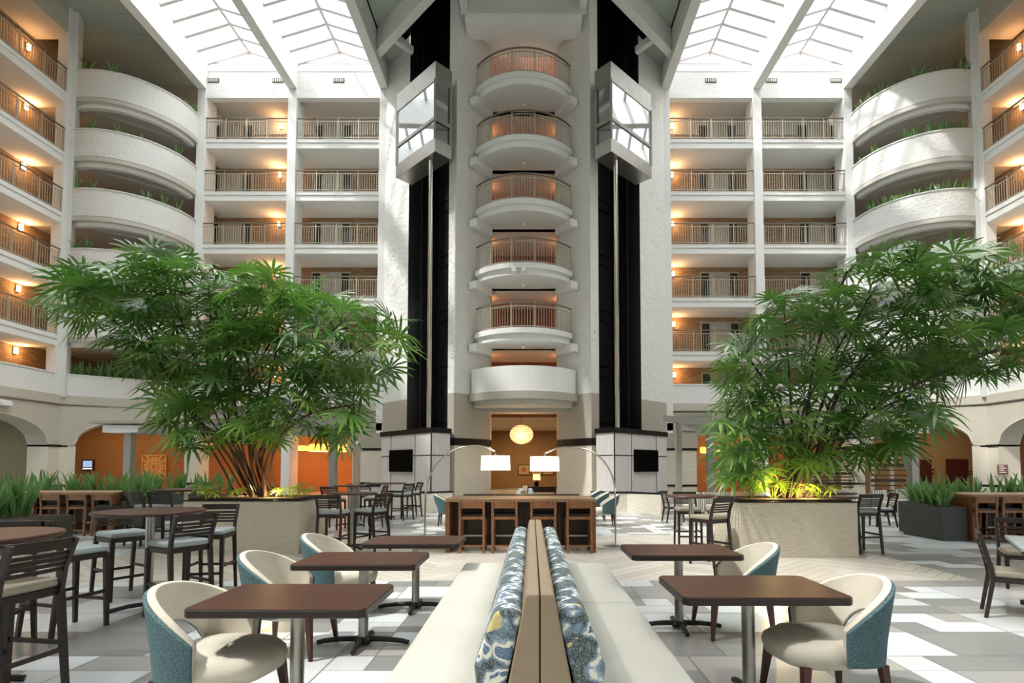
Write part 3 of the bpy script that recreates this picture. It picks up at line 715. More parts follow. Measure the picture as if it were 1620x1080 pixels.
for (px_, nm) in ((741/3.24+600, 'left'), (809/3.24+600, 'middle'), (866/3.24+600, 'right')):
    p = at(px_, 743, 38.9); t = thing('framed_picture', '%s of three framed prints on the lobby wall' % nm, 'picture', (p.x, 39, p.z), 0, 'lobby prints')
    MB().box(-.42, .42, -.06, 0, -.38, .38).build('frame', M['bar_dark'], t); MB().box(-.36, .36, -.07, -.05, -.32, .32).build('print', M['beige'], t); MB().box(-.17, .17, -.075, -.06, -.17, .17).build('image_panel', M['orange'], t)
t = thing('console_table', 'dark console table against the lobby wall', 'table', (at(853, 783, 30.5).x, 30.5, 0), 0)
MB().box(-1.0, 1.0, -.25, .25, .40, .44).build('table_top', M['dark_wood'], t); MB().box(-.95, .95, -.2, .2, .12, .40).build('cabinet', M['dark_wood'], t)
for a in (-.9, .9):
    for b in (-.18, .18): MB().bar((a, b, 0), (a, b, .12), .07).build('leg', M['dark_wood'], t)
t = thing('table_lamp', 'small amber table lamp on the lobby console', 'lamp', (at(849, 766, 30.5).x, 30.5, .44))
MB().lathe([(.08, 0), (.09, .02), (.13, .14), (.1, .27), (.03, .32), (.03, .38)], n=16).build('base', M['tvframe'], t)
MB().lathe([(.22, .36), (.2, .70)], n=20).build('lamp_shade', M['lampshade_y'], t)

st(MB().box(C0-24, C0+24, -9.2, -9, 0, 25).build('wall_back', M['wall']))
for s in (-1, 1): prism_s(s, [(OC[0]-.3,-9),(OC[0],-9),(OC[0],YF),(OC[0]-.3,YF-1.5)], ZC, ZC+.2, trim(), M['ceil'])
# ---- skylights
WN = 0
for s in (-1, 1):
    for bi, (o0, o1) in enumerate(((OC[0], OC[1]), (OC[1], OC[2]))):
        a = o0+.23; b = o1-.23; m = (a+b)/2; zr = 24.15; ze = 23.45; WN += 1
        win = st(MB().add([(*W(s, a, -9), ze), (*W(s, m, -9), zr), (*W(s, m, YF), zr), (*W(s, a, YF), ze), (*W(s, b, -9), ze), (*W(s, b, YF), ze)], [(0,1,2,3), (1,4,5,2)]).build('window_%d' % WN, M['skyglass'], recalc=False))
        g = MB().add([(*W(s, a, YF), ze), (*W(s, b, YF), ze), (*W(s, m, YF), zr)], [(0,1,2)]).build('gable_glass', M['skyglass'], win, recalc=False)
        fr = MB(); fr.bar((*W(s, m, -9), zr), (*W(s, m, YF), zr), .12, .16)
        y = YF
        while y > -8.5:
            fr.bar((*W(s, a, y), ze), (*W(s, m, y), zr), .15, .15); fr.bar((*W(s, m, y), zr), (*W(s, b, y), ze), .15, .15); y -= .94
        fr.bar((*W(s, m, YF), ze), (*W(s, m, YF), zr), .06); fr.bar((*W(s, a, YF), ze), (*W(s, b, YF), ze), .06)
        fr.build('window_frame', M['mullion'], win)

# warm arcade lights
for s in (-1, 1):
    area((C0+s*12.5, 31.2, 4.1), 8, 95, (1, .76, .48), (0, 0, 0), 3)
    area((C0+s*23.5, 29.5, 4.1), 5, 70, (1, .75, .5), (0, 0, 0), 4)
    area((C0+s*25, 20, 4.1), 4, 90, (.95, .95, 1), (0, 0, 0), 8)
area((C0, 34, 4.0), 3, 170, (1, .68, .38), (0, 0, 0), 6)
#PART2
# ================================================================== furniture
def pedestal_table(X, Y, label, w_=1.03, d_=.67):
    t = thing('pedestal_table', label, 'table', (X, Y, 0), 0, 'rectangular dining tables by the banquette')
    MB().prism([(-w_/2+.03, -d_/2), (w_/2-.03, -d_/2), (w_/2, -d_/2+.03), (w_/2, d_/2-.03), (w_/2-.03, d_/2), (-w_/2+.03, d_/2), (-w_/2, d_/2-.03), (-w_/2, -d_/2+.03)], .70, .746).build('edge_band', M['dark_wood'], t, bevel=.006)
    a, b = w_/2-.004, d_/2-.004; MB().prism([(-a+.03, -b), (a-.03, -b), (a, -b+.03), (a, b-.03), (a-.03, b), (-a+.03, b), (-a, b-.03), (-a, -b+.03)], .744, .751).build('tabletop', M['table_wood'], t)
    MB().tube([(0, 0, .05), (0, 0, .70)], .042, 20).build('column', M['steel'], t)
    MB().box(-.2, .2, -.2, .2, .69, .705).build('mounting_plate', M['iron'], t)
    b = MB(); b.lathe([(.07, 0.02), (.075, .05), (.05, .075)], n=16); b.build('base_hub', M['iron'], t)
    for k in range(4):
        a = k*pi/2; e = .40 if k % 2 == 0 else .28
        f = MB(); f.tube([(cos(a)*.03, sin(a)*.03, .055), (cos(a)*e*.5, sin(a)*e*.5, .05), (cos(a)*e*.85, sin(a)*e*.85, .035), (cos(a)*e, sin(a)*e, .02)], .026, 8, .02)
        f.build('foot', M['iron'], t)
    return t
def round_table(X, Y, label, r=.53, h=1.07, group='round bar tables'):
    t = thing('bar_table', label, 'table', (X, Y, 0), random.random(), group)
    MB().lathe([(.0, h-.035), (r-.02, h-.035), (r, h-.022), (r, h-.01), (r-.008, h), (0, h)], n=40).build('tabletop', M['table_wood'], t)
    MB().tube([(0, 0, .05), (0, 0, h-.04)], .042, 14).build('column', M['steel'], t)
    for k in range(4):
        a = k*pi/2+.3; e = .34
        MB().tube([(0, 0, .055), (cos(a)*e*.5, sin(a)*e*.5, .05), (cos(a)*e, sin(a)*e, .02)], .024, 6).build('foot', M['iron'], t)
    return t
def cushion_block(x0, x1, y0, y1, z0, z1, name, mat, parent, r=.03):
    return MB().box(x0, x1, y0, y1, z0, z1).build(name, mat, parent, bevel=r, seg=3)
CH = {}
def ladder_chair(kind, X, Y, face, label, group):
    """face = direction (deg) the sitter looks to, 0=+X, 90=+Y"""
    rz = radians(face) + pi/2
    if kind in CH: return dup(CH[kind], loc=(X, Y, 0), rz=rz, label=label, group=group)
    bar = kind[0] == 'b'; seatm = {'g': 'seat_grey', 't': 'seat_taupe'}[kind[1]]
    sh = .74 if bar else .44; top = 1.06 if bar else .86
    t = thing('bar_chair' if bar else 'dining_chair', label, 'chair', (X, Y, 0), rz, group)
    cushion_block(-.215, .215, -.22, .20, sh-.02, sh+.045, 'seat', M[seatm], t, .025)
    f = MB()
    for a, b in (((-.2,-.2),(.2,-.2)), ((.2,-.2),(.2,.19)), ((.2,.19),(-.2,.19)), ((-.2,.19),(-.2,-.2))): f.bar((*a, sh-.045), (*b, sh-.045), .025, .05)
    f.build('seat_frame', M['dark_wood'], t)
    for x in (-.2, .2):
        MB().taper((x*1.03, -.215, 0), (x, -.2, sh-.03), .032, .045).build('leg', M['dark_wood'], t)
        MB().taper((x*1.03, .27, 0), (x, .2, sh-.03), .032, .042).bar((x, .2, sh-.04), (x, .225, sh+.12), .03, .045, (0,1,0)).bar((x, .225, sh+.11), (x*1.03, .30, top), .028, .042, (0,1,0)).build('rear_leg', M['dark_wood'], t)
    n = 4; 
    for i in range(n):
        z = sh+.11 + (top-.06-sh-.11)*i/n; y = .215 + .085*(z-sh-.08)/(top-sh-.08)
        MB().bar((-.2, y, z), (0, y+.015, z), .014, .026).bar((0, y+.015, z), (.2, y, z), .014, .026).build('back_slat', M['dark_wood'], t)
    MB().bar((-.215, .292, top-.03), (0, .31, top-.03), .022, .07).bar((0, .31, top-.03), (.215, .292, top-.03), .022, .07).build('top_rail', M['dark_wood'], t)
    if bar:
        for (a, b, z) in (((-.205,-.21),(.205,-.21),.26), ((-.205,-.21),(-.205,.25),.34), ((.205,-.21),(.205,.25),.34), ((-.205,.25),(.205,.25),.30)):
            MB().bar((*a, z), (*b, z), .018, .03).build('stretcher', M['dark_wood'], t)
    CH[kind] = t; return t
def tub_chair(X, Y, face, label, sc=1.1, group='blue and cream tub chairs'):
    rz = radians(face) + pi/2
    if 'tub' in CH:
        c = dup(CH['tub'], loc=(X, Y, 0), rz=rz, label=label); return c
    t = thing('tub_chair', label, 'chair', (X, Y, 0), rz, group)
    N = 44; TH = 106
    def rim(th):
        u = abs(th)/TH; return .84 - .27*(u**2.1) 
    def shell(off0, off1, zb, ztop, name, mat, round_top=True):
        vv = []; fs = []; rows = 8
        for i in range(N+1):
            th = -TH + 2*TH*i/N; u = abs(th)/TH; zt = rim(th) + ztop; z0 = zb + .03*u + (.60-zb)*sqrt(max(0, 1-(th/42)**2))
            ring = []
            for side, off in ((0, off0), (1, off1)):
                rr = range(rows+1) if side == 0 else range(rows, -1, -1)
                for j in rr:
                    f = j/rows; z = z0 + (zt-z0)*f
                    if j == rows: z -= .012
                    k = .93 + .11*((z-.3)/.54); lean = .05*max(0, (z-.45))/.4
                    a = (.30*k - off); b = (.31*k - off)
                    ring.append((a*sin(radians(th)), b*cos(radians(th)) + lean*cos(radians(th)) - (.03 if u > .9 else 0)*0, z))
            vv.append(ring)
        m = len(vv[0]); flat = [p for r in vv for p in r]
        for i in range(N):
            for j in range(m): fs.append((i*m+j, i*m+(j+1)%m, (i+1)*m+(j+1)%m, (i+1)*m+j))
        fs += [tuple(range(m))[::-1], tuple(N*m+j for j in range(m))]
        mb = MB().add(flat, fs, True); o = mb.build(name, mat, t, bevel=.008); return o
    shell(.0, .022, .31, -.012, 'back_panel', M['blue'])
    shell(.020, .062, .33, .0, 'backrest', M['cushion'])
    # seat
    prof = [(.78, .30), (.95, .33), (1.0, .39), (.97, .44), (.85, .468), (.5, .482), (.02, .486)]; vv = []; n = 36
    for (k, z) in prof:
        for i in range(n):
            a = 2*pi*i/n; c, s_ = cos(a), sin(a); ex = .72
            vv.append((.25*k*abs(c)**ex*(1 if c > 0 else -1), -.075 + .295*k*abs(s_)**ex*(1 if s_ > 0 else -1), z - (.012 if s_ < -.5 and z > .4 else 0)))
    fs = [(i*n+j, i*n+(j+1)%n, (i+1)*n+(j+1)%n, (i+1)*n+j) for i in range(len(prof)-1) for j in range(n)] + [tuple(range(n))[::-1], tuple((len(prof)-1)*n+j for j in range(n))]
    MB().add(vv, fs, True).build('seat', M['cushion'], t)
    for (x, y) in ((-.19, -.27), (.19, -.27), (-.19, .19), (.19, .19)):
        MB().taper((x*1.16, y*1.13, 0), (x, y, .325), .026, .048).build('leg', M['redwood'], t, bevel=.004)
    t.scale = (sc, sc, 1.0); CH['tub'] = t; return t
# banquette
def bench(side, Y0, Y1, cx, label, group='back-to-back banquettes'):
    s = side; t = thing('banquette_bench', label, 'bench', (cx, Y0, 0), 0, group); L = Y1-Y0
    # seat in sections
    ys = [0, L*.5, L]
    for i in range(2):
        cushion_block(s*.16, s*.80, ys[i]+.003, ys[i+1]-.003, .36, .46, 'seat', M['bench'], t, .035)
    MB().box(s*.05, s*.74, .02, L-.02, .08, .36).build('base', M['bench_back'], t); MB().box(s*.06, s*.68, .06, L-.06, 0, .08).build('plinth', M['black'], t)
    p = [(s*.003, .40), (s*.175, .40), (s*.07, .93), (s*.06, .945), (s*.003, .945)]
    n = len(p); vv = [(x, 0, z) for x, z in p] + [(x, L, z) for x, z in p]
    MB().add(vv, [tuple(range(n)), tuple(range(n, 2*n))] + [(i, (i+1)%n, n+(i+1)%n, n+i) for i in range(n)]).build('backrest', M['bench_back'], t, bevel=.008)
    # leaning patterned back cushion
    p = [(s*.175, .465), (s*.30, .47), (s*.315, .60), (s*.225, .845), (s*.19, .87), (s*.12, .865), (s*.085, .84)]
    n = len(p); vv = [(x, .02, z) for x, z in p] + [(x, L-.02, z) for x, z in p]
    MB().add(vv, [tuple(range(n)), tuple(range(n, 2*n))] + [(i, (i+1)%n, n+(i+1)%n, n+i) for i in range(n)]).build('back_cushion', M['damask'], t, bevel=.02, seg=3)
    return t
bench(-1, 2.58, 6.2, .04, 'left half of the near banquette with ivory seat and blue floral cushion')
bench(1, 2.58, 6.2, .04, 'right half of the near banquette with ivory seat and blue floral cushion')
bench(-1, 13.8, 17.4, -.2, 'left half of the far banquette behind the long communal table')
bench(1, 13.8, 17.4, -.2, 'right half of the far banquette behind the long communal table')

pedestal_table(-1.45, 3.38, 'walnut pedestal table nearest the camera left of the banquette')
pedestal_table(-1.47, 4.76, 'middle of three walnut pedestal tables left of the banquette')
pedestal_table(-1.27, 5.95, 'farthest of three walnut pedestal tables left of the banquette')
pedestal_table(1.455, 3.66, 'walnut pedestal table nearest the camera right of the banquette', 1.05, .68)
pedestal_table(1.42, 5.24, 'farther walnut pedestal table right of the banquette', 1.02, .7)
tub_chair(-1.93, 3.33, -8, 'blue and cream tub chair at the nearest left table')
tub_chair(-2.08, 4.62, -4, 'blue and cream tub chair at the middle left table')
tub_chair(-2.08, 5.83, -4, 'blue and cream tub chair at the farthest left table')
tub_chair(1.95, 3.58, 186, 'blue and cream tub chair at the nearest right table')
tub_chair(1.93, 5.12, 184, 'blue and cream tub chair at the farther right table')
tub_chair(1.92, 14.2, 178, 'bright blue tub chair right of the communal table, nearest of three')
tub_chair(1.86, 15.6, 178, 'middle of three blue tub chairs behind the communal table')
tub_chair(1.8, 17.0, 178, 'farthest of three blue tub chairs behind the communal table')
tub_chair(-2.2, 14.3, 2, 'tub chair peeking out left of the communal table')

# communal tables and stools
ST_ = {}
def wood_stool(X, Y, face, label, group):
    rz = radians(face) + pi/2
    if 'w' in ST_: return dup(ST_['w'], loc=(X, Y, 0), rz=rz, label=label, group=group)
    t = thing('bar_stool', label, 'stool', (X, Y, 0), rz, group)
    m = M['stool_wood']
    for x in (-.215, .215):
        MB().bar((x, .24, 0), (x, .20, .62), .045, .038, (0,1,0)).bar((x, .20, .6), (x, .235, .93), .045, .035, (0,1,0)).build('rear_leg', m, t, bevel=.004)
        MB().bar((x, -.21, 0), (x, -.19, .62), .045, .038, (0,1,0)).build('leg', m, t, bevel=.004)
        MB().bar((x, -.2, .22), (x, .23, .22), .022, .035).build('stretcher', m, t)
    MB().box(-.235, .235, .205, .235, .80, .935).build('back_panel', m, t, bevel=.004)
    MB().box(-.235, .235, -.21, .215, .60, .65).build('seat_frame', m, t, bevel=.004)
    cushion_block(-.2, .2, -.2, .19, .64, .70, 'seat', M['leather_black'], t, .02)
    MB().bar((-.22, .23, .13), (.22, .23, .13), .02, .03).build('stretcher', m, t); MB().bar((-.22, -.2, .26), (.22, -.2, .26), .02, .03).build('footrest', M['steel'], t)
    ST_['w'] = t; return t
def communal(X, Y, L, label, rz=0, wd=1.1, h=.97):
    t = thing('communal_table', label, 'table', (X, Y, 0), rz, 'wooden communal tables')
    MB().box(-L/2, L/2, -wd/2, wd/2, h-.06, h).build('tabletop', M['bar_top'], t, bevel=.005)
    for x in (-L/2+.04, L/2-.04): MB().box(x-.04, x+.04, -wd/2+.01, wd/2-.01, 0, h-.06).build('end_panel', M['bar_wood'], t, bevel=.004)
    MB().box(-L/2+.08, L/2-.08, -.04, .04, .06, h-.06).build('centre_panel', M['bar_dark'], t)
    for x in (-.72, 0, .72): MB().box(x-.03, x+.03, -.16, -.04, .0, h-.06).build('fin', M['bar_dark'], t)
    return t
communal(-.2, 10.32, 2.73, 'long wooden communal table in the centre under two arc lamps')
for px_, nm in ((748, 'leftmost'), (799, 'second from the left'), (859.5, 'third from the left'), (915.5, 'rightmost')):
    wood_stool((px_-841)*9.85/850, 9.95, 90, 'brown wooden bar stool at the central communal table, %s' % nm, 'stools at the central communal table')
communal(-10.85, 12.75, 2.8, 'wooden communal table at the far left in front of the snake plants')
for px_, nm in ((43, 'leftmost'), (84, 'second from the left'), (126, 'third from the left'), (166, 'rightmost')):
    wood_stool((px_-841)*12.1/850, 12.3, 86, 'wooden bar stool at the left communal table, %s' % nm, 'stools at the left communal table')
communal(10.55, 11.75, 2.8, 'wooden communal table at the right edge beside the dark planter')
for px_, nm in ((1553, 'leftmost'), (1595, 'second from the left'), (1640, 'nearest the right edge')):
    wood_stool((px_-841)*11.2/850, 11.35, 92, 'wooden bar stool at the right communal table, %s' % nm, 'stools at the right communal table')
t = thing('console_table', 'dark narrow console standing behind the central communal table', 'table', (-.15, 12.0, 0))
MB().box(-1.35, 1.2, -.2, .2, .9, .94).build('table_top', M['dark_wood'], t)
for x in (-1.3, 1.15):
    for y in (-.16, .16): MB().bar((x, y, 0), (x, y, .9), .05).build('leg', M['dark_wood'], t)

# arc lamps
def arc_lamp(pts, base, shade, label):
    P = [at(x, y, 10.35) for x, y in pts]; b = at(*base, 10.35); t = thing('arc_floor_lamp', label, 'floor lamp', (P[0].x, 10.35, 0), 0, 'arc floor lamps')
    o = t.location
    pp = [Vector((0, 0, .03))] + [p - o for p in P]
    # smooth
    out = []
    for i in range(len(pp)-1):
        p0 = pp[max(i-1,0)]; p1 = pp[i]; p2 = pp[i+1]; p3 = pp[min(i+2, len(pp)-1)]
        for k in range(5):
            u = k/5; out.append(.5*((2*p1) + (p2-p0)*u + (2*p0-5*p1+4*p2-p3)*u*u + (3*p1-p0-3*p2+p3)*u**3))
    out.append(pp[-1]); MB().tube(out, .016, 10).build('pole', M['chrome'], t)
    sx = 1 if pts[0][0] > 841 else -1
    MB().box(-.36 if sx > 0 else -.1, .1 if sx > 0 else .5, -.2, .2, 0, .035).build('base', M['chrome'] if sx > 0 else M['beige'], t, bevel=.004)
    sp = at(*shade, 10.35) - o
    MB().lathe([(.265, -.14), (.285, -.14), (.275, .14), (.262, .14)], n=40).build('lamp_shade', M['lampshade'], t, loc=sp)
    MB().bar((sp.x, 0, sp.z+.1), (sp.x, 0, sp.z+.19), .03).bar((sp.x-.27, 0, sp.z+.14), (sp.x+.27, 0, sp.z+.14), .008).build('fitting', M['chrome'], t)
    point((sp.x, 0, sp.z), 14, (1, .8, .55), .08, t)
arc_lamp([(672.5, 800), (675, 770), (684, 745), (697, 727), (716, 713), (740, 705.5), (765, 705.5), (783, 714)], (690, 868), (784, 732), 'left arc floor lamp with a lit white drum shade')
arc_lamp([(973.5, 800), (971.5, 765), (965, 745), (953, 727), (935, 714), (912, 707.5), (885, 708), (862, 717)], (960, 866), (861.5, 733.5), 'right arc floor lamp with a lit white drum shade')

# round bar tables and chairs
G1 = 'dark ladder-back bar chairs'
round_table(-4.2, 5.95, 'round dark bar table at the left with pale blue chairs')
round_table(-3.98, 3.82, 'round dark bar table cut off by the left edge')
ladder_chair('bt', -3.5, 3.60, 172, 'dark ladder-back bar chair in the left foreground seen from behind', G1)
ladder_chair('bg', -4.42, 5.18, 75, 'bar chair with pale seat left of the round table, back hidden', G1)
ladder_chair('bg', -3.72, 5.72, 152, 'bar chair with pale blue seat right of the round table, back to the camera', G1)
ladder_chair('bg', -4.0, 6.75, -80, 'bar chair on the far side of the left round table', G1)
ladder_chair('bg', -4.9, 6.5, -30, 'bar chair standing at the far left of the round table', G1)
ladder_chair('bt', -4.5, 4.5, -70, 'bar chair behind the table at the left edge', G1)
round_table(-3.45, 10.3, 'round bar table just right of the left palm planter', .44, 1.06)
ladder_chair('bg', -3.5, 9.55, 90, 'bar chair seen from behind, right of the left palm planter', G1)
ladder_chair('bg', -2.95, 9.95, 155, 'bar chair facing left beside the left palm planter', G1)
round_table(-4.8, 14.2, 'round bar table between the left pergola post and the planter', .42, 1.07)
ladder_chair('bg', -4.95, 13.5, 85, 'bar chair in front of the middle far-left bar table', G1)
ladder_chair('bg', -4.1, 14.1, 180, 'bar chair right of the middle far-left bar table', G1)
round_table(-4.4, 16.2, 'far round bar table in front of the left television', .62, 1.07)
for (x, y, f, nm) in ((-4.95, 15.6, 60, 'near left'), (-3.8, 15.8, 150, 'near right'), (-3.75, 16.8, 215, 'far right'), (-5.1, 16.8, -45, 'far left')):
    ladder_chair('bg', x, y, f, '%s bar chair at the table before the left television' % nm, G1)
round_table(-7.5, 11.7, 'round bar table behind the left palm planter corner', .6, 1.07)
ladder_chair('bg', -7.25, 10.75, 95, 'right of two dark bar chairs left of the palm planter', G1)
ladder_chair('bg', -7.75, 10.85, 75, 'left of two dark bar chairs left of the palm planter', G1)
ladder_chair('bg', -6.4, 12.9, -90, 'bar chair half hidden behind the left palm planter', G1)
round_table(2.78, 9.4, 'round bar table left of the right palm planter', .44, 1.055)
ladder_chair('bt', 2.83, 8.6, 120, 'bar chair seen from behind in front of the right palm planter corner', G1)
ladder_chair('bt', 2.95, 10.2, -95, 'bar chair behind the pedestal left of the right palm planter', G1)
round_table(6.05, 10.95, 'round bar table right of the right palm planter', .5, 1.03)
ladder_chair('bg', 6.0, 9.85, 95, 'dark bar chair against the right side of the right palm planter', G1)
G2 = 'dark ladder-back dining chairs'
ladder_chair('dg', 4.0, 15.2, 5, 'low dining chair beyond the right elevator base', G2)
ladder_chair('dg', 9.15, 14.1, 170, 'low dining chair in the aisle beyond the right palm', G2)
ladder_chair('dt', 5.02, 5.62, -35, 'low ladder-back dining chair at the right foreground edge', G2)
t = thing('dining_table', 'pale topped dining table at the right edge', 'table', (5.62, 5.70, 0), radians(54))
MB().box(-.65, .65, -.42, .42, .70, .735).build('tabletop', M['seat_grey'], t, bevel=.005); MB().box(-.63, .63, -.40, .40, .67, .70).build('apron', M['dark_wood'], t)
for x in (-.3, .3):
    MB().tube([(x, .08, .04), (x, .08, .68)], .035, 12).build('column', M['iron'], t); MB().bar((x, -.2, .025), (x, .34, .025), .06, .05).build('foot', M['iron'], t)
ladder_chair('dt', 6.35, 7.0, -120, 'dining chair on the far side of the pale table at the right edge', G2)
t = thing('dining_table', 'round dark dining table in the aisle beyond the right palm', 'table', (8.3, 14.6, 0))
MB().lathe([(0, .71), (.5, .71), (.5, .75), (0, .75)], n=30).build('tabletop', M['table_wood'], t); MB().tube([(0,0,.03),(0,0,.71)], .05).build('column', M['steel'], t); MB().lathe([(.28, 0), (.28, .02), (.05, .05)], n=20).build('base', M['iron'], t)
def club(X, Y, face, label, mat='stripe'):
    t = thing('club_chair', label, 'chair', (X, Y, 0), radians(face)+pi/2, 'striped lounge chairs')
    pa = arc((-.33, -.2), (.33, -.2), .5, 14); 
    if pa[7][1] < 0: pa = arc((-.33, -.2), (.33, -.2), .5, 14, side=-1)
    MB().sweep(pa, [(0, .25), (0, .8), (-.06, .8), (-.06, .25)]).build('backrest', M[mat], t)
    cushion_block(-.28, .28, -.3, .24, .28, .45, 'seat', M['cushion'], t, .04)
    for x in (-.22, .22):
        for y in (-.22, .18): MB().taper((x, y, 0), (x, y, .28), .03, .045).build('leg', M['dark_wood'], t)
club(12.6, 18.1, 180, 'striped club chair beside the right pergola post'); club(11.2, 17.2, 120, 'striped club chair behind the right planter, right of its pair'); club(10.3, 17.6, 90, 'striped club chair behind the right planter, left of its pair')
for i, x in enumerate((4.55, 5.35)): club(x, 15.9, -90, 'striped club chair behind the right bar table, %s' % ['left one', 'right one'][i])

# ------------------------------------------------------------------ stone planters, palms
def stone_planter(x0, x1, y0, y1, h, label):
    t = thing('stone_planter', label, 'planter', ((x0+x1)/2, y0, 0), 0, 'limestone palm planters'); a = (x1-x0)/2; d = y1-y0
    MB().prism([(-a, 0), (a, 0), (a, d), (-a, d)], 0, h-.02).build('basin', M['ledge2'], t, bevel=.006)
    MB().prism([(-a-.01, -.01), (a+.01, -.01), (a+.01, d+.01), (-a-.01, d+.01)], h-.02, h).build('rim', M['black'], t)
    MB().prism([(-a+.06, .06), (a-.06, .06), (a-.06, d-.06), (-a+.06, d-.06)], h, h+.03).build('soil', M['soil'], t)
    return t
stone_planter(-6.2, -4.13, 9.6, 10.95, .955, 'large limestone planter holding the left palm')
stone_planter(3.58, 5.6, 9.27, 10.6, .955, 'large limestone planter holding the right palm')

def inpoly(x, y, P):
    c = False; j = len(P)-1
    for i in range(len(P)):
        if (P[i][1] > y) != (P[j][1] > y) and x < (P[j][0]-P[i][0])*(y-P[i][1])/(P[j][1]-P[i][1])+P[i][0]: c = not c
        j = i
    return c
def fan(mb, hub, d, nrm, L, rnd, nl=None):
    d = d.normalized(); nrm = (nrm - d*nrm.dot(d)).normalized(); sdir = d.cross(nrm)
    nl = nl or rnd.randint(10, 14); spread = radians(rnd.uniform(115, 150)); dr = rnd.uniform(.10, .32)
    for i in range(nl):
        a = -spread + 2*spread*i/(nl-1) + rnd.uniform(-.05, .05)
        v = d*cos(a) + sdir*sin(a); ll = L*rnd.uniform(.82, 1.0)*(1 - .25*(abs(a)/spread)**2); wd = sdir*cos(a) - d*sin(a)
        pts = []; W_ = .058*L/.5
        for f, w_ in ((.03, .15), (.35, .85), (.72, .8), (1, .12)):
            p = hub + v*ll*f + nrm*(.10*ll*sin(f*pi)*.4) + Vector((0,0,-1))*ll*dr*f**2.2
            pts += [p - wd*w_*W_/2 + nrm*.006, p + wd*w_*W_/2 + nrm*.006]
        mb.add(pts, [(0,1,3,2), (2,3,5,4), (4,5,7,6)], True)
def palm(label, base, poly, holes, dmid, dr, nfr, seed, trunks, loc, leafL=.58):
    rnd = random.Random(seed); t = thing('fan_palm', label, 'palm', loc); o = Vector(loc)
    pts = []; tries = 0
    xs = [p[0] for p in poly]; ys = [p[1] for p in poly]; mind = 13
    while len(pts) < nfr and tries < 60000:
        tries += 1; x = rnd.uniform(min(xs), max(xs)); y = rnd.uniform(min(ys), max(ys))
        if not inpoly(x, y, poly) or any((x-h[0])**2/h[2]**2 + (y-h[1])**2/h[3]**2 < 1 for h in holes): continue
        D = dmid + rnd.uniform(-dr, dr)*(1 if y < 690 else .6)
        if any((x-q[0])**2 + (y-q[1])**2 < mind**2 and abs(D-q[2]) < .9 for q in pts): continue
        pts.append((x, y, D))
    P = [at(*q) - o for q in pts]
    canes = []
    for (bx, by, path, r) in trunks:
        c = [Vector((bx, by, .0))] + [at(x, y, D) - o for (x, y, D) in path]
        out = []
        for i in range(len(c)-1):
            p0 = c[max(i-1,0)]; p1 = c[i]; p2 = c[i+1]; p3 = c[min(i+2, len(c)-1)]
            for k in range(6):
                u = k/6; out.append(.5*((2*p1) + (p2-p0)*u + (2*p0-5*p1+4*p2-p3)*u*u + (3*p1-p0-3*p2+p3)*u**3))
        out.append(c[-1]); canes.append(out)
        MB().tube(out, r, 7, r*.6).build('cane', M['cane'], t)
    samp = [q for c in canes for q in c[len(c)//3:]]
    top = Vector((0, 0, 1)); mb = MB(); cen = sum(P, Vector()) / len(P)
    for p in P:
        q = min(samp, key=lambda s_: (s_-p).length + .6*max(0, s_.z-p.z))
        away = (p-q); 
        if away.length < .05: away = Vector((rnd.uniform(-1,1), rnd.uniform(-1,1), .2))
        if away.length > .9: q = p - away.normalized()*.9
        d = (away.normalized() + Vector((rnd.uniform(-.5,.5), rnd.uniform(-.7,.3), rnd.uniform(-.3,.15)))).normalized()
        nrm = (top*1.0 + Vector((rnd.uniform(-.6,.6), -.55+rnd.uniform(-.6,.6), 0)) + (p-cen)*.1).normalized()
        mid = (p+q)/2 + Vector((0,0,.08)); mb.tube([q, mid, p], .009, 3, .006)
        fan(mb, p, d, nrm, leafL*rnd.uniform(.75, 1.12), rnd)
    mb.build('foliage', M['leaf'], t, recalc=False, auto=False); return t
PL = [(72,480),(105,430),(190,412),(255,385),(330,425),(420,430),(480,445),(560,485),(630,500),(640,560),(600,600),(565,640),(570,675),(530,700),(470,680),(440,705),(380,690),(330,715),(290,700),(245,650),(255,600),(175,545),(120,515)]
trL = []
rnd = random.Random(3)
TL = [((240,560,10.0),(140,480,9.8)), ((270,600,10.4),(200,470,10.6)), ((320,600,9.9),(260,430,9.9)), ((340,590,10.6),(330,450,10.9)), ((370,590,10.0),(400,450,10.0)), ((400,600,10.6),(470,470,10.8)), ((450,600,10.1),(540,510,10.0)), ((500,610,10.4),(620,520,10.4)), ((480,660,9.8),(560,640,9.6)), ((300,640,9.8),(280,560,9.4)), ((360,650,10.2),(370,540,9.6)), ((420,640,9.9),(440,540,9.5)), ((455,660,10.6),(500,560,11.0)), ((330,660,10.6),(230,520,11.0)), ((395,640,10.7),(390,500,11.2)), ((350,690,9.9),(300,660,9.5)), ((435,690,10.3),(470,640,9.8))]
for i, (m_, e_) in enumerate(TL):
    bx = (m_[0]-395)/150*.42 + rnd.uniform(-.08, .08); by = rnd.uniform(-.3, .3)
    trL.append((max(-.5, min(.6, bx)), by, [(395+(m_[0]-395)*.35, 720, 10.25), m_, e_], rnd.uniform(.018, .032)))
palm('tall fan palm with drooping fronds in the left limestone planter', None, PL, [(520, 655, 25, 20)], 10.2, 1.15, 430, 11, trL, (-5.15, 10.27, .985))
PR = [(1125,650),(1150,600),(1150,540),(1200,480),(1290,450),(1380,400),(1480,395),(1600,395),(1670,420),(1670,550),(1580,590),(1500,600),(1480,660),(1420,720),(1350,750),(1250,735),(1160,760),(1130,700)]
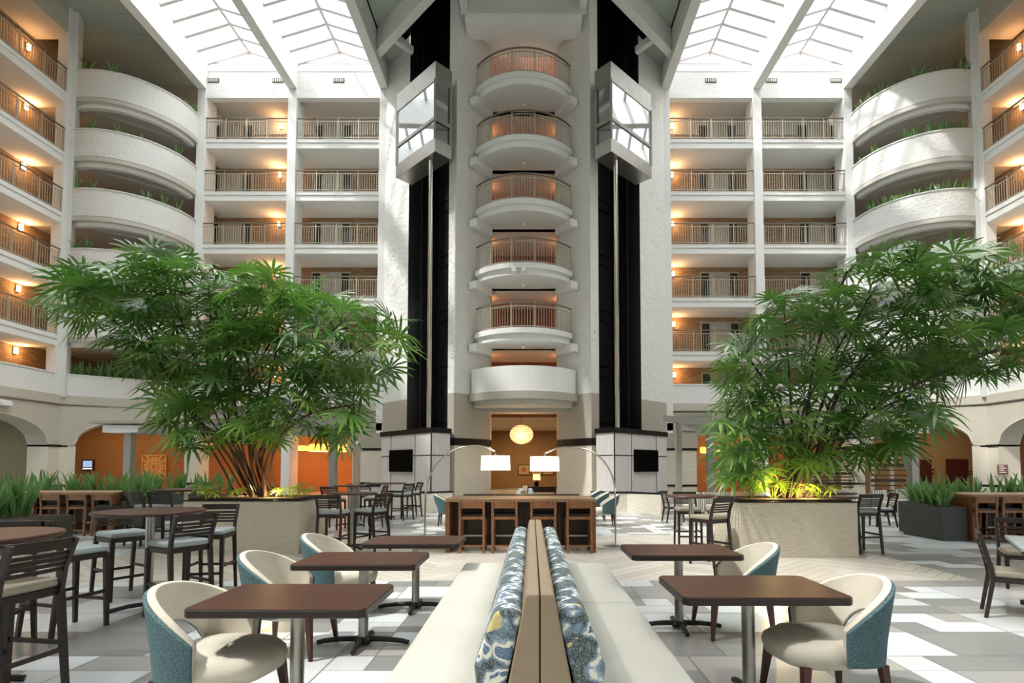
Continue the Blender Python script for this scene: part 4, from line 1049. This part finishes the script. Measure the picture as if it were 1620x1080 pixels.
TR = [((1230,640,9.9),(1180,560,9.8)), ((1250,620,10.2),(1240,480,10.3)), ((1275,640,9.7),(1370,480,9.7)), ((1300,640,10.1),(1360,500,10.4)), ((1330,610,10.2),(1470,500,10.3)), ((1350,590,9.9),(1560,450,10.0)), ((1380,600,10.5),(1640,480,10.8)), ((1330,680,9.9),(1450,620,9.8)), ((1220,690,9.8),(1150,660,9.6)), ((1290,560,10.0),(1340,430,10.0)), ((1340,600,9.6),(1500,430,9.5)), ((1240,680,10.3),(1190,640,10.5)), ((1300,700,10.2),(1380,690,10.2)), ((1270,690,9.4),(1260,640,9.2)), ((1390,640,9.5),(1560,560,9.4))]
trR = []
for i, (m_, e_) in enumerate(TR):
    bx = (m_[0]-1260)/140*.4 + rnd.uniform(-.1, .1); trR.append((max(-.5, min(.55, bx)), rnd.uniform(-.3, .3), [(1258+(m_[0]-1258)*.4, 730, 9.95), m_, e_], rnd.uniform(.02, .035)))
palm('tall fan palm leaning right in the right limestone planter', None, PR, [(1255, 600, 20, 40), (1305, 545, 18, 26)], 9.95, 1.1, 430, 23, trR, (4.62, 9.93, .985))
def young(X, Y, z, h, n, seed, label):
    rnd = random.Random(seed); t = thing('young_palm', label, 'plant', (X, Y, z), 0, 'young palms under the tall ones'); mb = MB()
    for i in range(n):
        a = rnd.uniform(0, 2*pi); e = rnd.uniform(.15, 1.0); p = Vector((cos(a)*e*.42, sin(a)*e*.3, h*rnd.uniform(.45, 1)))
        mb.tube([(cos(a)*.03, sin(a)*.03, 0), p*.5+Vector((0,0,.06)), p], .006, 3, .004); fan(mb, p, Vector((cos(a), sin(a), .3)), Vector((-cos(a)*.3, -.5, 1)), rnd.uniform(.2, .32), rnd, 9)
    mb.build('foliage', M['leaf_y'], t, recalc=False, auto=False)
young(3.95, 9.75, .985, .45, 16, 1, 'yellow-green young palm at the left end of the right planter'); young(4.3, 9.6, .985, .3, 12, 2, 'small yellow-green young palm low in the right planter'); young(5.2, 9.7, .985, .25, 8, 3, 'small young palm at the right end of the right planter')
young(-4.45, 10.0, .985, .25, 9, 4, 'small young palm at the right end of the left planter'); young(-5.75, 9.95, .985, .2, 7, 5, 'small young palm at the left end of the left planter')
for p in ((-4.75, 9.9, 1.12), (-5.5, 10.5, 1.12), (4.25, 9.5, 1.12), (4.95, 9.6, 1.12)): point(p, 22, (1, .68, .28), .05)

# dark planters and snake plants
def dark_box(x0, x1, y0, y1, h, label):
    t = thing('planter_box', label, 'planter', ((x0+x1)/2, (y0+y1)/2, 0), 0, 'charcoal planter boxes'); a = (x1-x0)/2; d = (y1-y0)/2
    MB().box(-a, a, -d, d, 0, h).build('box', M['dark_planter'], t, bevel=.006); MB().box(-a+.04, a-.04, -d+.04, d-.04, h, h+.01).build('soil', M['soil'], t); return t
SP = []
for v in range(3):
    rnd = random.Random(50+v); mb = MB()
    for i in range(11):
        a = rnd.uniform(0, 2*pi); r0 = rnd.uniform(0, .07); h = rnd.uniform(.26, .64); ln = rnd.uniform(.04, .3); b = Vector((cos(a)*r0, sin(a)*r0, 0)); tw = rnd.uniform(0, pi); pts = []
        for f, w_ in ((0, .5), (.3, 1), (.65, .9), (.88, .5), (1, .05)):
            p = b + Vector((cos(a)*ln*f**1.6, sin(a)*ln*f**1.6, h*f)); wd = Vector((cos(tw+f), sin(tw+f), 0))*.034*w_; nn = Vector((-sin(tw+f), cos(tw+f), 0))*.006*w_
            pts += [p-wd, p+nn, p+wd]
        mb.add(pts, [q for j in range(4) for q in ((j*3, j*3+1, j*3+4, j*3+3), (j*3+1, j*3+2, j*3+5, j*3+4))], True)
    SP.append(mb)
proto = [None]*3; PC = {}; END = {}
ORDN = ['first','second','third','fourth','fifth','sixth','seventh','eighth','ninth','tenth','eleventh','twelfth','thirteenth','fourteenth','fifteenth']
for g in ('snake plants in the right end box', 'snake plants in the left end box', 'snake plants at the left edge'): END[g] = 'near'
def snake(X, Y, z, label, group, sc=1.0):
    PC[label] = PC.get(label, 0) + 1; label = '%s, %s from the %s end' % (label, ORDN[PC[label]-1], END.get(group, 'left'))
    v = random.randrange(3)
    if proto[v] is None:
        o = SP[v].build('snake_plant', M['snake'], recalc=False, auto=False); tag(o, label, 'plant', group); proto[v] = o
    else: o = proto[v].copy(); COL.objects.link(o); tag(o, label, 'plant', group)
    o.location = (X, Y, z); o.rotation_euler = (0, 0, random.uniform(0, 6)); o.scale = (sc*1.1, sc*1.1, sc*random.uniform(1.0, 1.35)); return o
dark_box(8.6, 9.12, 11.3, 12.5, .70, 'charcoal planter box at the end of the right communal table')
for i in range(7): snake(8.75+random.uniform(-.06, .3), 11.45+i*.15, .70, 'snake plant in the right end box', 'snake plants in the right end box', .85)
dark_box(8.9, 12.9, 12.55, 13.1, .72, 'long charcoal planter behind the right communal table')
for i in range(12): snake(9.1+i*.31, 12.8+random.uniform(-.1, .1), .72, 'snake plant behind the right communal table', 'snake plants behind the right communal table', .95)
dark_box(-9.5, -9.02, 12.35, 13.0, .75, 'charcoal planter box at the end of the left communal table')
for i in range(6): snake(-9.3+random.uniform(-.06, .2), 12.45+i*.09, .75, 'snake plant in the left end box', 'snake plants in the left end box', .9)
dark_box(-13.0, -9.5, 13.5, 14.0, .75, 'long charcoal planter behind the left communal table')
for i in range(12): snake(-12.8+i*.28, 13.75, .75, 'snake plant behind the left communal table', 'snake plants behind the left communal table', 1.0)
dark_box(-12.2, -8.4, 15.5, 16.0, .75, 'long charcoal planter farther back at the left')
for i in range(10): snake(-11.9+i*.34, 15.75, .75, 'snake plant in the farther long box at the left', 'snake plants in the farther left box', 1.0)
dark_box(-10.2, -8.15, 8.6, 9.6, .70, 'charcoal planter box cut off by the left edge')
for i in range(7): snake(-8.35-random.uniform(0, .7), 8.75+i*.1, .70, 'snake plant in the box at the left edge', 'snake plants at the left edge', .95)
# plants on parapets
for s in (-1, 1):
    p0 = Vector(W(s, OW-.1, YW-.05)); p1 = Vector(W(s, OC[2]+.15, YF-.1))
    path = arc(p0, p1, 1.1, 40, side=1)
    if path[20][1] > (p0.y+p1.y)/2: path = arc(p0, p1, 1.1, 40, side=-1)
    for k in range(1, 6):
        END['plants on the %s curved parapet, %s' % (SIDE[s], ORD[5-k])] = 'outer'; END['plants above the %s arches' % SIDE[s]] = 'outer'
        n_ = 9 if s < 0 else 15
        for i in range(n_):
            q = path[int(3+34*(i+random.uniform(-.3, .3))/(n_-1))%41]
            if random.random() < (.45 if s < 0 else .2): continue
            v = Vector((q[0], q[1])) ; v += (Vector((C0+s*20.5, 27.5))-v).normalized()*.06
            snake(v.x, v.y, RT(k)-.02, 'plant on the %s %s curved parapet' % (ORD[5-k] if k > 1 else 'fifth', SIDE[s]), 'plants on the %s curved parapet, %s' % (SIDE[s], ORD[5-k]), random.uniform(.8, 1.15))
    st(MB().prism([W(s, OW-.1, YW+.2), W(s, OC[2]+.3, YF-.05), W(s, OC[2]+.6, YF+.3), W(s, OW+.3, YW+.6)], 5.2, 5.85).build(trim(), M['soil']))
    for i in range(14):
        f = (i+.5)/14; v = Vector(W(s, OW+.05, YW+.35))*(1-f) + Vector(W(s, OC[2]+.45, YF+.12))*f
        snake(v.x, v.y, 5.85, 'leafy plant above the %s arch' % SIDE[s], 'plants above the %s arches' % SIDE[s], 1.3)

# ------------------------------------------------------------------ pergolas
for s in (-1, 1):
    S = SIDE[s]; t = thing('pergola', 'grey steel pergola behind the %s palm' % S, 'pergola', (*W(s, 4.3, 14.2), 0), 0, 'steel pergolas'); ox, oy = t.location.x, t.location.y
    A = W(s, 4.25, 14.2); B = W(s, 13.85, 19.0); Cn = W(s, 7.2, 20.5); Dn = W(s, 14.5, 23)
    def loc_(p, z): return (p[0]-ox, p[1]-oy, z)
    for p in (A, B, Cn): MB().bar(loc_(p, 0), loc_(p, 2.75), .15 if p is A else .26).build('post', M['grey_metal'], t, bevel=.01)
    for (p, q) in ((A, B), (A, Cn), (Cn, B)): MB().bar(loc_(p, 2.8), loc_(q, 2.8), .1, .2).build('beam', M['grey_metal'], t)
    e1 = Vector(A) + (Vector(A)-Vector(Cn)).normalized()*.0; p2 = (A[0]-s*.5, A[1]-.3)
    MB().bar(loc_(A, 2.8), loc_(p2, 2.8), .1, .16).build('beam', M['grey_metal'], t)
    for i in range(1, 9):
        f = i/9; a = Vector(A)*(1-f)+Vector(B)*f; b = Vector(A)*(1-f)*1+Vector(Cn)*f if False else Vector(Cn)*(1-f)+Vector(B)*f
        a2 = Vector(A)*(1-f)+Vector(B)*f; b2 = Vector(A)*(1-f)+Vector(Cn)*f
        MB().bar(loc_(a2, 2.93), loc_(b2, 2.93), .06, .08).build('slat', M['grey_metal'], t)
    e = Vector(B); MB().box(e.x-ox-.75, e.x-ox+.55, e.y-oy-.3, e.y-oy+.3, 2.75, 3.0).build('white_fascia', M['white'], t); MB().box(e.x-ox-1.1, e.x-ox+.9, e.y-oy-.45, e.y-oy+.4, 3.05, 3.15).build('roof_slab', M['greige'], t)
# rectangular amber drum pendants
def drum(px0, px1, y0, y1, D, label):
    a = at(px0, y0, D); b = at(px1, y1, D); t = thing('drum_pendant', label, 'lamp', ((a.x+b.x)/2, D, b.z), 0, 'amber pendants'); w_ = (b.x-a.x)/2; h = a.z-b.z
    MB().lathe([(w_-.02, 0), (w_, 0), (w_, h), (w_-.02, h)], n=28).build('lamp_shade', M['amber_glow'], t); MB().lathe([(0, .0), (w_-.03, 0), (w_-.03, .02)], n=28).build('diffuser', M['lampshade'], t); MB().tube([(0, 0, .02), (0, 0, 4.2-b.z)], .015, 6).build('cord', M['brown_line'], t)
drum(490, 552, 703, 714, 30.6, 'wide amber drum pendant right of the left palm'); drum(450, 486, 705, 712, 31.8, 'amber drum pendant partly behind the left palm canes'); drum(296, 335, 701, 711, 29.8, 'amber drum pendant left of the left palm canes')
drum(1108, 1140, 707, 716, 30, 'amber drum pendant left of the right palm')
# wall art
p0 = at(225, 720, 32.5); p1 = at(262, 757, 32.5); t = thing('wall_art', 'square carved rosette panel on the orange wall', 'wall art', ((p0.x+p1.x)/2, 32.58, (p0.z+p1.z)/2)); R_ = (p1.x-p0.x)/2
MB().box(-R_, R_, -.06, 0, -R_, R_).build('panel', plain('carved_panel_base', srgb(176,112,54), .7), t)
mb = MB()
for k in range(16):
    a = k*pi/8+pi/16; ext = min(1/max(abs(cos(a)), 1e-3), 1/max(abs(sin(a)), 1e-3))
    for (r0, r1, w_) in ((.14, .42, .10), (.50, .80, .2)): mb.bar((cos(a)*r0*R_, -.08, sin(a)*r0*R_), (cos(a)*r1*R_, -.08, sin(a)*r1*R_), w_*R_, .05, (0, 1, 0))
    a2 = a+pi/16; 
    if ext > 1.02: mb.bar((cos(a)*.86*R_, -.08, sin(a)*.86*R_), (cos(a)*ext*.95*R_, -.08, sin(a)*ext*.95*R_), .12*R_, .05, (0, 1, 0))
for rr in (.46, .83, .1): mb.tube([(cos(i*pi/14)*rr*R_, -.08, sin(i*pi/14)*rr*R_) for i in range(29)], .03*R_, 4)
for q in (-1, 1): mb.box(-R_, R_, -.1, -.05, q*R_*.97-.03, q*R_*.97+.03).box(q*R_*.97-.03, q*R_*.97+.03, -.1, -.05, -R_, R_)
mb.build('rosette', plain('carved_gold', srgb(232,172,98), .6), t)
p0 = at(131, 728, 32.5); p1 = at(147, 743, 32.5); t = thing('wall_display', 'small lit blue display on the orange wall behind the left arch', 'display', ((p0.x+p1.x)/2, 32.58, (p0.z+p1.z)/2))
MB().box(-.36, .36, -.1, 0, -.36, .34).build('casing', M['door_red'], t); MB().box(-.27, .27, -.12, -.1, -.12, .26).build('screen', M['blue_pic'], t); MB().box(-.27, .27, -.12, -.1, -.24, -.18).build('light_bar', emis('white_strip', (1,1,1), 1.5), t)
# right doors and signs
def pdoor(px0, px1, y0, D, nm, handle=True):
    DN[0] += 1; a = at(px0, y0, D); b = at(px1, y0, D); o = st(MB().box(a.x, b.x, D-.05, D, 0, a.z).build('door_%d' % DN[0], M['door_red'])); w_ = b.x-a.x
    MB().box(a.x-.08, a.x, D-.08, D, 0, a.z+.08).box(b.x, b.x+.08, D-.08, D, 0, a.z+.08).box(a.x, b.x, D-.08, D, a.z, a.z+.08).build('door_frame', M['door_red'], o)
pdoor(1450, 1470, 729, 32.6, ''); pdoor(1498, 1528, 728, 32.6, ''); pdoor(1602, 1640, 727, 32.6, '')
for (x0, x1, y0, y1, lab) in ((1474, 1480, 742, 750, 'small dark square door sign between the two right doors'), (1531, 1541, 745, 750, 'small dark red door sign right of the right door')):
    a = at(x0, y0, 32.5); b = at(x1, y1, 32.5); t = thing('door_sign', lab, 'sign', ((a.x+b.x)/2, 32.6, (a.z+b.z)/2), 0, 'door signs'); w_ = (b.x-a.x)/2; h = (a.z-b.z)/2
    MB().box(-w_, w_, -.03, 0, -h, h).build('plate', M['door_red'], t); MB().box(-w_*.6, w_*.6, -.035, -.03, -h*.3, h*.2).build('lettering', M['beige'], t)
a = at(1579, 735, 24.4); b = at(1595, 750, 24.4); t = thing('wall_sign', 'small red and white notice sign on the right corner pillar', 'sign', ((a.x+b.x)/2, YW-.58, (a.z+b.z)/2)); w_ = (b.x-a.x)/2
MB().box(-w_, w_, -.02, .03, -w_, w_).build('plate', plain('red_sign', srgb(132,84,78), .5), t)
for i in range(4): MB().box(-w_*.8, w_*(.6 if i % 2 else .2), -.026, -.02, w_*(.6-.42*i), w_*(.8-.42*i)).build('lettering', M['white'], t)
a = at(20, 636, 22.3); t = thing('emergency_light', 'white twin emergency light on the left arcade wall', 'lamp', (W(-1, OW-.05, 0)[0], 22.2, 4.2), -pi/2)
MB().box(-.32, .32, 0, .14, -.12, .12).build('housing', M['white'], t, bevel=.03); MB().lathe([(0, -.02), (.07, 0), (.08, .06)], n=12).build('lamp_head', M['white'], t, loc=(.2, .14, .02)).rotation_euler = (-pi/2, 0, 0)
# slatted screens
def screen(px0, px1, y0, D, label, n=9):
    a = at(px0, y0, D); b = at(px1, y0, D); L = b.x-a.x; t = thing('slatted_screen', label, 'screen', ((a.x+b.x)/2, D, 0), 0, 'slatted wooden screens'); h = a.z
    k = max(2, round(L/1.3))
    for i in range(k+1): MB().box(-L/2+L*i/k-.06, -L/2+L*i/k+.06, -.05, .05, 0, h).build('post', M['cream'], t)
    for i in range(n):
        w_ = .05 if i % 3 else .12; z = .35 + (h-.5)*i/(n-1); MB().box(-L/2-.1, L/2+.1, -.09, -.05, z-w_/2, z+w_/2).build('slat', M['dark_wood'], t)
screen(1378, 1440, 690, 22.5, 'tall slatted wooden screen left of the right pergola post', 12); screen(1285, 1345, 738, 24, 'lower slatted wooden screen behind the right palm', 8)
